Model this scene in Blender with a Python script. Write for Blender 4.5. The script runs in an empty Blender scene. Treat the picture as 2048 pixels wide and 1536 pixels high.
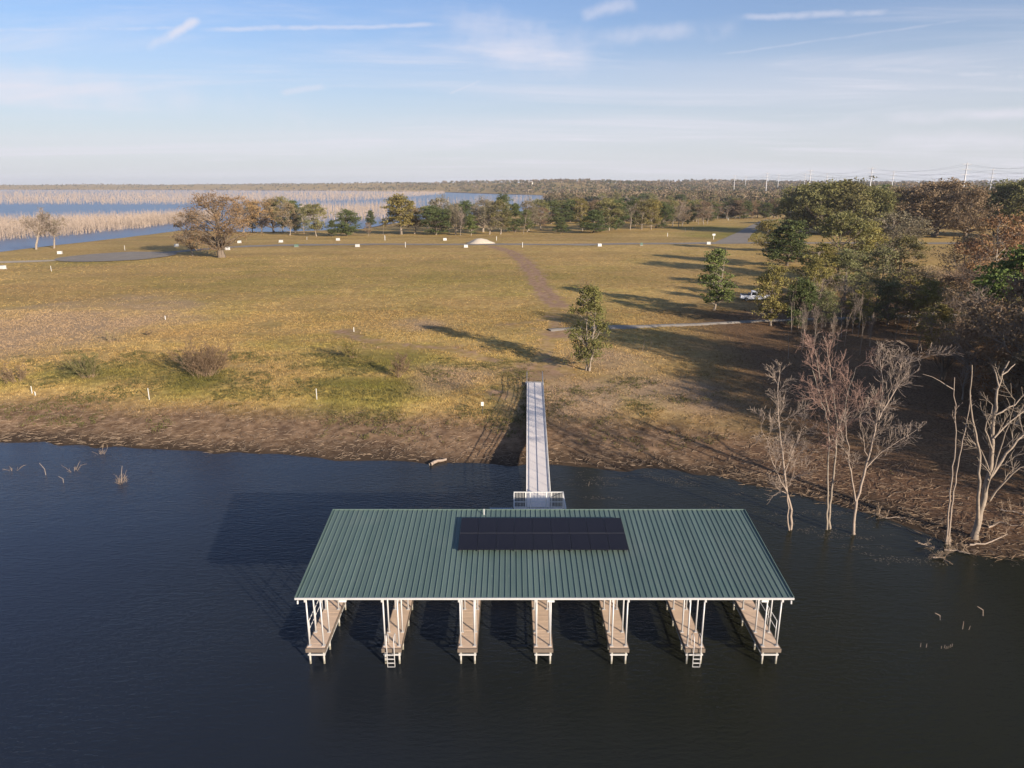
import bpy, math, random
import numpy as np
from mathutils import Vector

# ------------------------------------------------------------------ camera, sky, sun, exposure
S = bpy.context.scene
COL = S.collection
CAM_H = 24.3
PITCH = math.radians(15.6)
F = 1420.0                      # focal length in pixels of a 2048 wide frame
cd = bpy.data.cameras.new('camera'); cam = bpy.data.objects.new('camera', cd); COL.objects.link(cam)
cam.location = (0, 0, CAM_H); cam.rotation_euler = (math.pi/2 - PITCH, 0, 0)
cd.sensor_fit = 'HORIZONTAL'; cd.sensor_width = 36; cd.lens = 36*F/2048
cd.clip_start = 0.5; cd.clip_end = 30000
S.camera = cam
S.view_settings.view_transform = 'Standard'; S.view_settings.look = 'None'
S.view_settings.gamma = 1; S.view_settings.use_curve_mapping = False
S.view_settings.exposure = 0.95
S.cycles.use_denoising = True
S.cycles.max_bounces = 6; S.cycles.diffuse_bounces = 2; S.cycles.glossy_bounces = 3
S.cycles.transmission_bounces = 3; S.cycles.volume_bounces = 0; S.cycles.transparent_max_bounces = 4
S.cycles.caustics_reflective = False; S.cycles.caustics_refractive = False

SUN_EL = math.radians(15.6); SUN_AZ = math.radians(139.0)     # azimuth clockwise from +Y
sun_dir = Vector((math.sin(SUN_AZ)*math.cos(SUN_EL), math.cos(SUN_AZ)*math.cos(SUN_EL), math.sin(SUN_EL)))
sl = bpy.data.lights.new('sun', 'SUN'); sl.energy = 5.0; sl.angle = math.radians(0.55); sl.color = (1.0, 0.86, 0.70)
so = bpy.data.objects.new('sun', sl); COL.objects.link(so)
so.rotation_euler = (-sun_dir).to_track_quat('-Z', 'Y').to_euler(); so.location = (60, -60, 90)

def ray(px, py):
    u = (px-1024)/F; v = (768-py)/F
    return np.array([u, math.cos(PITCH)+v*math.sin(PITCH), -math.sin(PITCH)+v*math.cos(PITCH)])

W = bpy.data.worlds.new('World'); S.world = W; W.use_nodes = True
wn = W.node_tree; wn.nodes.clear()
def node(nt, typ, props=None, **ins):
    n = nt.nodes.new(typ)
    for k, v in (props or {}).items(): setattr(n, k, v)
    for k, v in ins.items():
        key = int(k[1:]) if k[0] == '_' and k[1:].isdigit() else k.replace('__', ' ')
        s = n.inputs[key]
        if isinstance(v, bpy.types.NodeSocket): nt.links.new(v, s)
        else: s.default_value = v
    return n
def mth(nt, op, a, b=None, clamp=False):
    n = nt.nodes.new('ShaderNodeMath'); n.operation = op; n.use_clamp = clamp
    for i, v in enumerate((a, b)):
        if v is None: continue
        if isinstance(v, bpy.types.NodeSocket): nt.links.new(v, n.inputs[i])
        else: n.inputs[i].default_value = v
    return n.outputs[0]
def smooth(nt, x, lo, hi):
    n = nt.nodes.new('ShaderNodeMapRange'); n.interpolation_type = 'SMOOTHSTEP'
    nt.links.new(x, n.inputs['Value']); n.inputs['From Min'].default_value = lo; n.inputs['From Max'].default_value = hi
    return n.outputs['Result']
def mixc(nt, f, a, b, mode='MIX'):
    n = nt.nodes.new('ShaderNodeMix'); n.data_type = 'RGBA'; n.blend_type = mode
    for s, v in ((n.inputs[0], f), (n.inputs[6], a), (n.inputs[7], b)):
        if isinstance(v, bpy.types.NodeSocket): nt.links.new(v, s)
        elif isinstance(v, (int, float)): s.default_value = v
        else: s.default_value = (*v, 1)
    return n.outputs[2]
def noise(nt, vec, scale, detail=4, rough=.55, dist=0):
    n = node(nt, 'ShaderNodeTexNoise', None, Scale=scale, Detail=detail, Roughness=rough, Distortion=dist)
    if vec is not None: nt.links.new(vec, n.inputs['Vector'])
    return n.outputs['Fac']

sky = node(wn, 'ShaderNodeTexSky', dict(sky_type='NISHITA', sun_disc=False, sun_elevation=SUN_EL, sun_rotation=SUN_AZ,
           altitude=100, air_density=1.1, dust_density=0.75, ozone_density=1.6))
tc = node(wn, 'ShaderNodeTexCoord')
D = node(wn, 'ShaderNodeVectorMath', dict(operation='NORMALIZE'), _0=tc.outputs['Generated']).outputs[0]
sep = node(wn, 'ShaderNodeSeparateXYZ', None, _0=D)
zc = mth(wn, 'ADD', mth(wn, 'MAXIMUM', sep.outputs[2], 0.0), 0.05)
plane = node(wn, 'ShaderNodeCombineXYZ', None, X=mth(wn, 'DIVIDE', sep.outputs[0], zc), Y=mth(wn, 'DIVIDE', sep.outputs[1], zc)).outputs[0]
mp = node(wn, 'ShaderNodeMapping', None, Vector=plane, Scale=(0.22, 0.62, 1), Rotation=(0, 0, 0.22)).outputs[0]
cir = smooth(wn, noise(wn, mp, 1.1, 7, .62, .6), .47, .80)
mp2 = node(wn, 'ShaderNodeMapping', None, Vector=plane, Scale=(0.10, 0.30, 1), Rotation=(0, 0, -.15), Location=(3.1, 1.7, 0)).outputs[0]
veil = smooth(wn, noise(wn, mp2, 1.0, 4, .5, .3), .38, .78)
cloud = mth(wn, 'MULTIPLY', mth(wn, 'ADD', mth(wn, 'MULTIPLY', cir, .70), mth(wn, 'MULTIPLY', veil, .40)), 1.0, True)
wob = noise(wn, D, 22, 4, .6)
# vapour trails: great-circle segments at fixed sky directions
TRAILS = [((-200, 64), (395, 55), .0030, .34), ((288, 100), (402, 36), .0065, .80), ((390, 59), (900, 50), .0036, .50),
          ((560, 186), (655, 171), .0045, .42), ((896, 188), (964, 159), .0022, .50), ((1390, 116), (1980, 33), .0022, .26),
          ((1470, 36), (1790, 22), .0050, .46), ((1700, 136), (2200, 160), .0048, .46), ((1640, 246), (2300, 214), .0080, .40),
          ((1900, 133), (2200, 136), .0028, .36), ((1190, 78), (1480, 55), .0120, .34), ((1160, 30), (1275, 4), .0090, .40),
          ((870, 62), (1190, 118), .0340, .26), ((-200, 140), (420, 202), .0230, .28), ((1680, 296), (2300, 262), .0120, .28), ((430, 206), (700, 262), .0200, .20)]
gr_fine = smooth(wn, noise(wn, D, 40, 3, .6), .08, .58); gr_wide = smooth(wn, noise(wn, D, 14, 3, .6), .25, .62)
for a, b, w, s in TRAILS:
    s = s*.95 if w < .01 else s*1.15; w = w*1.3
    ra = ray(*a); rb = ray(*b); ra /= np.linalg.norm(ra); rb /= np.linalg.norm(rb)
    n = np.cross(ra, rb); n /= np.linalg.norm(n)
    m = (ra+rb); m /= np.linalg.norm(m); t = np.cross(n, m); half = math.asin(float(np.dot(rb, t)))
    dn = node(wn, 'ShaderNodeVectorMath', dict(operation='DOT_PRODUCT'), _0=D, _1=tuple(n)).outputs['Value']
    dt = node(wn, 'ShaderNodeVectorMath', dict(operation='DOT_PRODUCT'), _0=D, _1=tuple(t)).outputs['Value']
    dm = node(wn, 'ShaderNodeVectorMath', dict(operation='DOT_PRODUCT'), _0=D, _1=tuple(m)).outputs['Value']
    dn = mth(wn, 'ADD', dn, mth(wn, 'MULTIPLY', mth(wn, 'SUBTRACT', wob, .5), w*1.6))
    across = mth(wn, 'SUBTRACT', 1.0, smooth(wn, mth(wn, 'ABSOLUTE', dn), 0.0, w), True)
    along = mth(wn, 'SUBTRACT', 1.0, smooth(wn, mth(wn, 'ABSOLUTE', dt), half*.72, half*1.08), True)
    fr = smooth(wn, dm, 0.2, 0.3)
    grain = gr_fine if w < .008 else gr_wide
    k = mth(wn, 'MULTIPLY', mth(wn, 'MULTIPLY', across, along), mth(wn, 'MULTIPLY', mth(wn, 'MULTIPLY', fr, grain), s))
    cloud = mth(wn, 'MAXIMUM', cloud, k) if w < .01 else mth(wn, 'ADD', cloud, k)
cloud = mth(wn, 'MINIMUM', cloud, .8)
low = mth(wn, 'SUBTRACT', 1.0, smooth(wn, sep.outputs[2], -0.04, 0.27))
skyc = mixc(wn, 1.0, sky.outputs[0], (.68, .92, 1.36), 'MULTIPLY')
skyc = mixc(wn, mth(wn, 'MULTIPLY', low, .92), skyc, (6.75, 6.75, 7.15))
skyc = mixc(wn, cloud, skyc, (7.4, 7.2, 8.0))
bg = node(wn, 'ShaderNodeBackground', None, Color=skyc, Strength=0.058)
W.cycles.sampling_method = 'MANUAL'; W.cycles.sample_map_resolution = 256
wo = node(wn, 'ShaderNodeOutputWorld', None, Surface=bg.outputs[0])

# ------------------------------------------------------------------ helpers
rng = np.random.default_rng(11)
random.seed(5)
def link(o, parent=None):
    COL.objects.link(o)
    if parent is not None: o.parent = parent
    return o
def tag(o, label=None, cat=None, group=None, kind=None):
    if label: o['label'] = label
    if cat: o['category'] = cat
    if group: o['group'] = group
    if kind: o['kind'] = kind
    return o
def empty(name, loc=(0, 0, 0), rz=0, parent=None):
    o = bpy.data.objects.new(name, None); o.location = loc; o.rotation_euler = (0, 0, rz); o.empty_display_size = .5
    return link(o, parent)
def np_mesh(name, V, Fs, mat, attrs=None, smooth_shade=False):
    """V (N,3); Fs: list of int arrays, each (M,3) or (M,4)"""
    me = bpy.data.meshes.new(name)
    V = np.ascontiguousarray(V, dtype=np.float32)
    Fs = [np.asarray(f, dtype=np.int32) for f in Fs if len(f)]
    me.vertices.add(len(V)); me.vertices.foreach_set('co', V.ravel())
    li = np.concatenate([f.ravel() for f in Fs]); tot = np.concatenate([np.full(len(f), f.shape[1], np.int32) for f in Fs])
    st = np.concatenate([[0], np.cumsum(tot)[:-1]]).astype(np.int32)
    me.loops.add(len(li)); me.loops.foreach_set('vertex_index', li)
    me.polygons.add(len(tot)); me.polygons.foreach_set('loop_start', st); me.polygons.foreach_set('loop_total', tot)
    me.polygons.foreach_set('use_smooth', np.full(len(tot), smooth_shade, dtype=bool))
    me.update(calc_edges=True); me.validate()
    for k, a in (attrs or {}).items():
        at = me.attributes.new(k, 'FLOAT', 'POINT'); at.data.foreach_set('value', np.asarray(a, np.float32))
    if mat is not None: me.materials.append(mat)
    return me
def obj(name, me, parent=None, loc=(0, 0, 0), rot=(0, 0, 0), scale=(1, 1, 1)):
    o = bpy.data.objects.new(name, me); o.location = loc; o.rotation_euler = rot; o.scale = scale
    return link(o, parent)
class MB:
    """collects boxes, tubes and sheets, then builds one mesh"""
    def __init__(s): s.V = []; s.F4 = []; s.F3 = []; s.n = 0
    def add(s, V, F4=(), F3=()):
        V = np.asarray(V, float).reshape(-1, 3); s.V.append(V)
        if len(F4): s.F4.append(np.asarray(F4)+s.n)
        if len(F3): s.F3.append(np.asarray(F3)+s.n)
        s.n += len(V); return s
    def box(s, x0, x1, y0, y1, z0, z1):
        V = [(x, y, z) for z in (z0, z1) for y in (y0, y1) for x in (x0, x1)]
        return s.add(V, [(0, 2, 3, 1), (4, 5, 7, 6), (0, 1, 5, 4), (2, 6, 7, 3), (0, 4, 6, 2), (1, 3, 7, 5)])
    def hexa(s, bottom, top):
        return s.add(list(bottom)+list(top), [(3, 2, 1, 0), (4, 5, 6, 7), (0, 1, 5, 4), (1, 2, 6, 5), (2, 3, 7, 6), (3, 0, 4, 7)])
    def tube(s, pts, r, n=8, cap=True):
        pts = [np.asarray(p, float) for p in pts]; m = len(pts)
        rs = list(r) if hasattr(r, '__len__') else [r]*m
        V = []; a = None
        for i, p in enumerate(pts):
            d = pts[min(i+1, m-1)]-pts[max(i-1, 0)]; d = d/(np.linalg.norm(d)+1e-9)
            if a is None:
                a = np.cross(d, (0, 0, 1) if abs(d[2]) < .9 else (1, 0, 0))
            a = a-d*np.dot(a, d); a /= np.linalg.norm(a)+1e-9; b = np.cross(d, a)
            V += [p+rs[i]*(math.cos(t)*a+math.sin(t)*b) for t in np.arange(n)*2*math.pi/n]
        F4 = [(i*n+j, i*n+(j+1) % n, (i+1)*n+(j+1) % n, (i+1)*n+j) for i in range(m-1) for j in range(n)]
        F3 = []
        if cap:
            V += [pts[0], pts[-1]]
            F3 = [(m*n, (j+1) % n, j) for j in range(n)]+[(m*n+1, (m-1)*n+j, (m-1)*n+(j+1) % n) for j in range(n)]
        return s.add(V, F4, F3)
    def mesh(s, name, mat, sm=False):
        return np_mesh(name, np.concatenate(s.V), [np.concatenate(x) for x in (s.F4, s.F3) if x], mat, None, sm)
    def build(s, name, mat, parent=None, loc=(0, 0, 0), sm=False):
        return obj(name, s.mesh(name, mat, sm), parent, loc)
def copy_tree(o, parent=None):
    c = o.copy(); COL.objects.link(c); c.parent = parent
    for ch in list(o.children): copy_tree(ch, c)
    return c
def vnoise(x, y, seed=0):
    """smooth value noise in 0..1"""
    xi = np.floor(x).astype(np.int64); yi = np.floor(y).astype(np.int64); fx = x-xi; fy = y-yi
    fx = fx*fx*(3-2*fx); fy = fy*fy*(3-2*fy)
    def h(a, b):
        k = (a*374761393+b*668265263+seed*2147483647) & 0xffffffff
        k = ((k ^ (k >> 13))*1274126177) & 0xffffffff
        return ((k ^ (k >> 16)) & 0xffff)/65535.0
    return (h(xi, yi)*(1-fx)+h(xi+1, yi)*fx)*(1-fy)+(h(xi, yi+1)*(1-fx)+h(xi+1, yi+1)*fx)*fy

# ------------------------------------------------------------------ materials
def new_mat(name):
    m = bpy.data.materials.new(name); m.use_nodes = True; nt = m.node_tree
    p = nt.nodes['Principled BSDF']; return m, nt, p
def simple(name, col, rough=.6, metal=0, var=.12, scale=3.0, bump=0.0, bscale=20, spec=.5):
    m, nt, p = new_mat(name)
    geo = node(nt, 'ShaderNodeTexCoord').outputs['Object']
    f = noise(nt, geo, scale, 5, .6)
    c = mixc(nt, f, [v*(1-var*1.6) for v in col], [min(1, v*(1+var)) for v in col])
    nt.links.new(c, p.inputs['Base Color']); p.inputs['Roughness'].default_value = rough; p.inputs['Metallic'].default_value = metal
    p.inputs['Specular IOR Level'].default_value = spec
    if bump:
        b = node(nt, 'ShaderNodeBump', None, Strength=bump, Distance=.02, Height=noise(nt, geo, bscale, 4))
        nt.links.new(b.outputs[0], p.inputs['Normal'])
    return m
def leaf_mat(name, dark, light, transl=.25, var=.25):
    m, nt, p = new_mat(name)
    at = node(nt, 'ShaderNodeAttribute', dict(attribute_name='tint')).outputs['Fac']
    oi = node(nt, 'ShaderNodeObjectInfo').outputs['Random']
    c = mixc(nt, at, dark, light)
    hs = node(nt, 'ShaderNodeHueSaturation', None, Color=c,
              Hue=mth(nt, 'ADD', .488, mth(nt, 'MULTIPLY', oi, .024)), Value=mth(nt, 'ADD', 1-var*.5, mth(nt, 'MULTIPLY', oi, var)), Saturation=.92)
    nt.links.new(hs.outputs[0], p.inputs['Base Color']); p.inputs['Roughness'].default_value = .65
    p.inputs['Specular IOR Level'].default_value = .25
    tr = node(nt, 'ShaderNodeBsdfTranslucent', None, Color=hs.outputs[0])
    mx = node(nt, 'ShaderNodeMixShader', None, Fac=transl, _1=p.outputs[0], _2=tr.outputs[0])
    nt.links.new(mx.outputs[0], nt.nodes['Material Output'].inputs['Surface'])
    return m
M = {}
rm, rnt, rp = new_mat('green_painted_metal')
rg = node(rnt, 'ShaderNodeNewGeometry').outputs['Position']
r1 = noise(rnt, node(rnt, 'ShaderNodeMapping', None, Vector=rg, Scale=(2.2, .22, 1)).outputs[0], 1.0, 5, .65); r2 = noise(rnt, rg, .35, 4, .6)
rc = mixc(rnt, smooth(rnt, r1, .25, .75), (.078, .122, .108), (.100, .146, .130)); rc = mixc(rnt, mth(rnt, 'MULTIPLY', smooth(rnt, r2, .45, .75), .35), rc, (.135, .165, .150))
ro = node(rnt, 'ShaderNodeObjectInfo').outputs['Random']
rc = mixc(rnt, mth(rnt, 'MULTIPLY', smooth(rnt, noise(rnt, rg, 3.0, 5, .7), .66, .74), .45), rc, (.20, .20, .17))
rh = node(rnt, 'ShaderNodeHueSaturation', None, Color=rc, Value=mth(rnt, 'ADD', .93, mth(rnt, 'MULTIPLY', ro, .14)))
rnt.links.new(rh.outputs[0], rp.inputs['Base Color']); rnt.links.new(mth(rnt, 'ADD', .38, mth(rnt, 'MULTIPLY', r1, .25)), rp.inputs['Roughness'])
M['roof'] = rm
M['white_steel'] = simple('white_galvanised_steel', (.52, .51, .50), .45, .1, .10, 2.0)
M['white_paint'] = simple('white_paint', (.58, .58, .56), .5, 0, .06, 2.0)
def waterline(mat, col):
    nt = mat.node_tree; p = nt.nodes['Principled BSDF']; src = p.inputs['Base Color'].links[0].from_socket
    ps = node(nt, 'ShaderNodeNewGeometry').outputs['Position']; z = node(nt, 'ShaderNodeSeparateXYZ', None, _0=ps).outputs[2]
    f = mth(nt, 'SUBTRACT', 1.0, smooth(nt, mth(nt, 'ADD', z, mth(nt, 'MULTIPLY', mth(nt, 'SUBTRACT', noise(nt, ps, 9.0, 3), .5), .25)), .10, .34))
    nt.links.new(mixc(nt, mth(nt, 'MULTIPLY', f, .75), src, col), p.inputs['Base Color'])
M['pile'] = simple('weathered_white_pile', (.40, .375, .33), .7, 0, .22, 2.5)
waterline(M['pile'], (.11, .10, .06))
M['rim'] = simple('brown_rim_board', (.15, .115, .088), .8, 0, .25, 6)
M['deck'] = simple('tan_composite_decking', (.66, .49, .355), .75, 0, .18, 1.6, .2, 30)
M['gang_deck'] = simple('pale_gangway_decking', (.72, .665, .62), .7, 0, .10, 1.1, .15, 40)
M['solar'] = simple('black_solar_glass', (.012, .012, .018), .30, 0, .2, 1.0, spec=.22)
M['solar_frame'] = simple('black_anodised_frame', (.018, .018, .022), .45, .3, .1)
M['strip'] = simple('dull_aluminium_strip', (.085, .085, .095), .5, .3)
M['dark_metal'] = simple('dark_metal', (.06, .065, .07), .5, .3)
M['locker'] = simple('blue_grey_ribbed_lid', (.25, .31, .36), .5, 0)
M['asphalt'] = simple('worn_asphalt', (.245, .215, .180), .95, 0, .22, .35, .3, 8, .2)
M['gravel'] = simple('white_limestone_gravel', (.46, .40, .32), .95, 0, .16, 1.5, .8, 6, .2)
M['gravel_dull'] = simple('tan_gravel', (.42, .35, .26), .95, 0, .22, .8, .6, 6, .2)
M['path'] = simple('pale_path_rock', (.29, .26, .22), .95, 0, .25, 1.2, .7, 5, .2)
M['box_white'] = simple('white_utility_paint', (.52, .52, .50), .55, 0, .06, 2)
M['box_green'] = simple('green_utility_paint', (.10, .16, .12), .55, 0, .12, 2)
M['concrete'] = simple('concrete_pad', (.40, .38, .35), .9, 0, .15, 3)
M['bark'] = simple('grey_brown_bark', (.17, .135, .105), .95, 0, .3, 6, .6, 18, .15)
M['bark_pale'] = simple('pale_grey_bark', (.27, .225, .18), .95, 0, .28, 4, .6, 14, .15)
M['bark_white'] = simple('bleached_dead_wood', (.32, .255, .205), .9, 0, .25, 3, .6, 12, .15)
M['bark_snag'] = simple('weathered_snag_wood', (.29, .235, .185), .9, 0, .32, 3, .7, 12, .15)
M['twig_red'] = simple('reddish_twigs', (.24, .155, .125), .9, 0, .22, 2, spec=.15)
M['twig_grey'] = simple('grey_twigs', (.26, .205, .165), .9, 0, .22, 2, spec=.15)
M['twig_brown'] = simple('brown_twigs', (.27, .19, .125), .9, 0, .25, 2, spec=.15)
M['timber'] = simple('grey_flooded_timber', (.40, .315, .250), .95, 0, .25, .02, spec=.1)
M['leaf_dark'] = leaf_mat('dark_green_leaves', (.046, .062, .018), (.128, .150, .044))
M['leaf_green'] = leaf_mat('green_leaves', (.060, .080, .018), (.185, .205, .050))
M['leaf_olive'] = leaf_mat('olive_leaves', (.095, .092, .028), (.265, .235, .080))
M['leaf_yellow'] = leaf_mat('yellow_green_leaves', (.115, .105, .024), (.330, .270, .066))
M['leaf_bright'] = leaf_mat('glossy_green_leaves', (0.055, 0.099, 0.017), (0.179, 0.241, 0.047))
M['leaf_orange'] = leaf_mat('rust_orange_leaves', (0.172, 0.097, 0.036), (0.400, 0.228, 0.090))
M['leaf_brown'] = leaf_mat('brown_leaves', (.140, .092, .048), (.310, .215, .115))
M['leaf_rust'] = leaf_mat('dull_rust_leaves', (.130, .078, .036), (.300, .185, .090))
M['leaf_palegreen'] = leaf_mat('pale_green_leaves', (.105, .110, .040), (.270, .260, .105))
M['leaf_fresh'] = leaf_mat('fresh_green_leaves', (.085, .094, .022), (.250, .240, .060))
M['leaf_moss'] = leaf_mat('grey_green_moss', (0.117, 0.103, 0.055), (0.283, 0.241, 0.145))
fm, fnt, fp_ = new_mat('far_wood_leaves')
rmp = fnt.nodes.new('ShaderNodeValToRGB'); fnt.links.new(node(fnt, 'ShaderNodeAttribute', dict(attribute_name='tint')).outputs['Fac'], rmp.inputs[0])
for i_, (ps, cl) in enumerate([(0.0, (.040, .046, .018)), (.30, (.085, .080, .036)), (.55, (.130, .092, .052)), (.78, (.185, .135, .085)), (1.0, (.24, .19, .135))]):
    el = rmp.color_ramp.elements[i_] if i_ < 2 else rmp.color_ramp.elements.new(ps)
    el.position = ps; el.color = (*cl, 1)
fnt.links.new(rmp.outputs[0], fp_.inputs['Base Color']); fp_.inputs['Roughness'].default_value = .8; fp_.inputs['Specular IOR Level'].default_value = .1
M['leaf_far'] = fm
M['leaf_weed'] = leaf_mat('olive_weeds', (.080, .078, .020), (.190, .170, .046))
M['grass_tall'] = leaf_mat('tall_dry_grass', (0.207, 0.145, 0.062), (0.442, 0.317, 0.152))
M['debris'] = simple('bleached_driftwood', (.30, .225, .160), .95, 0, .3, .6, spec=.1)
M['scum'] = simple('grey_brown_scum', (.17, .145, .115), .9, 0, .3, 2, spec=.1)
M['tyre'] = simple('black_rubber', (.02, .02, .02), .8)
M['truck_paint'] = simple('white_truck_paint', (.72, .74, .78), .3, 0, .03)
M['glass'] = simple('dark_window_glass', (.015, .018, .022), .08, 0, .05)
M['chrome'] = simple('grey_rim_metal', (.4, .4, .41), .3, .8)
M['red_lens'] = simple('red_lens', (.35, .02, .015), .3)
M['pole'] = simple('weathered_steel_pole', (.46, .46, .47), .6, .1)
M['wire'] = simple('aluminium_cable', (.33, .34, .36), .6, .2)
M['house'] = simple('pale_house_wall', (.62, .58, .52), .8)
M['house_roof'] = simple('grey_house_roof', (.30, .27, .25), .8)

def ground_material(name, bump=True):
    m, nt, p = new_mat(name)
    pos = node(nt, 'ShaderNodeNewGeometry').outputs['Position']
    A = lambda k: node(nt, 'ShaderNodeAttribute', dict(attribute_name=k)).outputs['Fac']
    big = noise(nt, pos, .018, 5, .6); mid = noise(nt, pos, .11, 5, .62); fine = noise(nt, pos, 1.1, 5, .65); vf = noise(nt, pos, 5.0, 4, .7)
    st = node(nt, 'ShaderNodeMapping', None, Vector=pos, Scale=(.03, .25, 1)).outputs[0]
    streak = noise(nt, st, 1.0, 5, .6)
    gold = mixc(nt, smooth(nt, fine, .3, .7), (.350, .238, .092), (.485, .345, .145))
    green = mixc(nt, smooth(nt, fine, .3, .7), (.218, .178, .052), (.365, .298, .094))
    straw = mixc(nt, smooth(nt, vf, .3, .7), (.260, .172, .098), (.440, .315, .195))
    g = smooth(nt, mth(nt, 'ADD', mth(nt, 'MULTIPLY', mid, .55), mth(nt, 'ADD', mth(nt, 'MULTIPLY', streak, .35), mth(nt, 'MULTIPLY', A('green'), .35))), .38, .70)
    c = mixc(nt, g, gold, green)
    lush = smooth(nt, mth(nt, 'ADD', mth(nt, 'MULTIPLY', A('green'), .62), mth(nt, 'MULTIPLY', mth(nt, 'SUBTRACT', mid, .5), .8)), .22, .75)
    c = mixc(nt, mth(nt, 'MULTIPLY', lush, .75), c, mixc(nt, vf, (.085, .098, .020), (.190, .185, .042)))
    c = mixc(nt, 1.0, c, mixc(nt, smooth(nt, noise(nt, node(nt, 'ShaderNodeMapping', None, Vector=pos, Scale=(.012, .045, 1)).outputs[0], 1.0, 4, .55), .3, .7), (.82, .78, .74), (1.14, 1.10, 1.0)), 'MULTIPLY')
    rust = smooth(nt, noise(nt, node(nt, 'ShaderNodeMapping', None, Vector=pos, Scale=(.035, .10, 1), Location=(7, 3, 0)).outputs[0], 1.0, 5, .65), .50, .72)
    c = mixc(nt, mth(nt, 'MULTIPLY', rust, .35), c, (.340, .200, .090))
    s = smooth(nt, mth(nt, 'ADD', mth(nt, 'MULTIPLY', big, .5), mth(nt, 'ADD', mth(nt, 'MULTIPLY', mid, .45), mth(nt, 'MULTIPLY', A('straw'), .45))), .55, .80)
    c = mixc(nt, s, c, straw)
    clump = smooth(nt, mth(nt, 'ADD', mth(nt, 'MULTIPLY', fine, .6), mth(nt, 'MULTIPLY', vf, .4)), .40, .60)
    c = mixc(nt, mth(nt, 'MULTIPLY', mth(nt, 'SUBTRACT', 1.0, clump), .28), c, (.150, .098, .040))
    # shore: mud by the water, then dead stalks and flotsam, then weeds
    sh = mth(nt, 'ADD', A('shore'), mth(nt, 'MULTIPLY', mth(nt, 'SUBTRACT', mid, .5), 7.0))
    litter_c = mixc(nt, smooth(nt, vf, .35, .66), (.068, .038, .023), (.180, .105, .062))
    deb = mixc(nt, smooth(nt, fine, .35, .65), (.125, .075, .042), (.275, .178, .104))
    deb = mixc(nt, smooth(nt, noise(nt, pos, 2.2, 5, .7), .56, .72), deb, (.075, .052, .034))
    fleck = smooth(nt, noise(nt, node(nt, 'ShaderNodeMapping', None, Vector=pos, Rotation=(0, 0, .15), Scale=(1.4, 6.5, 1)).outputs[0], 1.6, 4, .7), .55, .68)
    deb = mixc(nt, mth(nt, 'MULTIPLY', fleck, .45), deb, (.400, .295, .195))
    deb = mixc(nt, mth(nt, 'MULTIPLY', smooth(nt, noise(nt, pos, .35, 4, .65), .5, .66), .55), deb, (.100, .062, .040))
    c = mixc(nt, mth(nt, 'SUBTRACT', 1.0, smooth(nt, sh, 6.5, 13.0)), c, deb)
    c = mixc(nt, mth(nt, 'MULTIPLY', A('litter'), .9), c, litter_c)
    soil = mixc(nt, smooth(nt, fine, .3, .7), (.230, .140, .086), (.360, .235, .150))
    d = smooth(nt, mth(nt, 'ADD', A('dirt'), mth(nt, 'ADD', mth(nt, 'MULTIPLY', mth(nt, 'SUBTRACT', fine, .5), 1.2), mth(nt, 'MULTIPLY', mth(nt, 'SUBTRACT', noise(nt, pos, .45, 4, .6), .5), 1.6))), .30, 1.0)
    c = mixc(nt, d, c, soil)
    mud = mixc(nt, fine, (.030, .021, .014), (.085, .058, .038))
    c = mixc(nt, mth(nt, 'SUBTRACT', 1.0, smooth(nt, sh, .0, 4.2)), c, mud)
    tint = mth(nt, 'ADD', 1.0, A('tint'))
    hs = node(nt, 'ShaderNodeHueSaturation', None, Color=c, Value=tint)
    nt.links.new(hs.outputs[0], p.inputs['Base Color']); p.inputs['Roughness'].default_value = .95; p.inputs['Specular IOR Level'].default_value = .08
    if bump:
        h = mth(nt, 'ADD', mth(nt, 'MULTIPLY', fine, .7), mth(nt, 'MULTIPLY', vf, .35))
        b = node(nt, 'ShaderNodeBump', None, Strength=.5, Distance=.14, Height=h)
        nt.links.new(b.outputs[0], p.inputs['Normal'])
    return m
M['ground'] = ground_material('pasture_ground'); M['grass'] = ground_material('pasture_grass', False)

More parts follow.
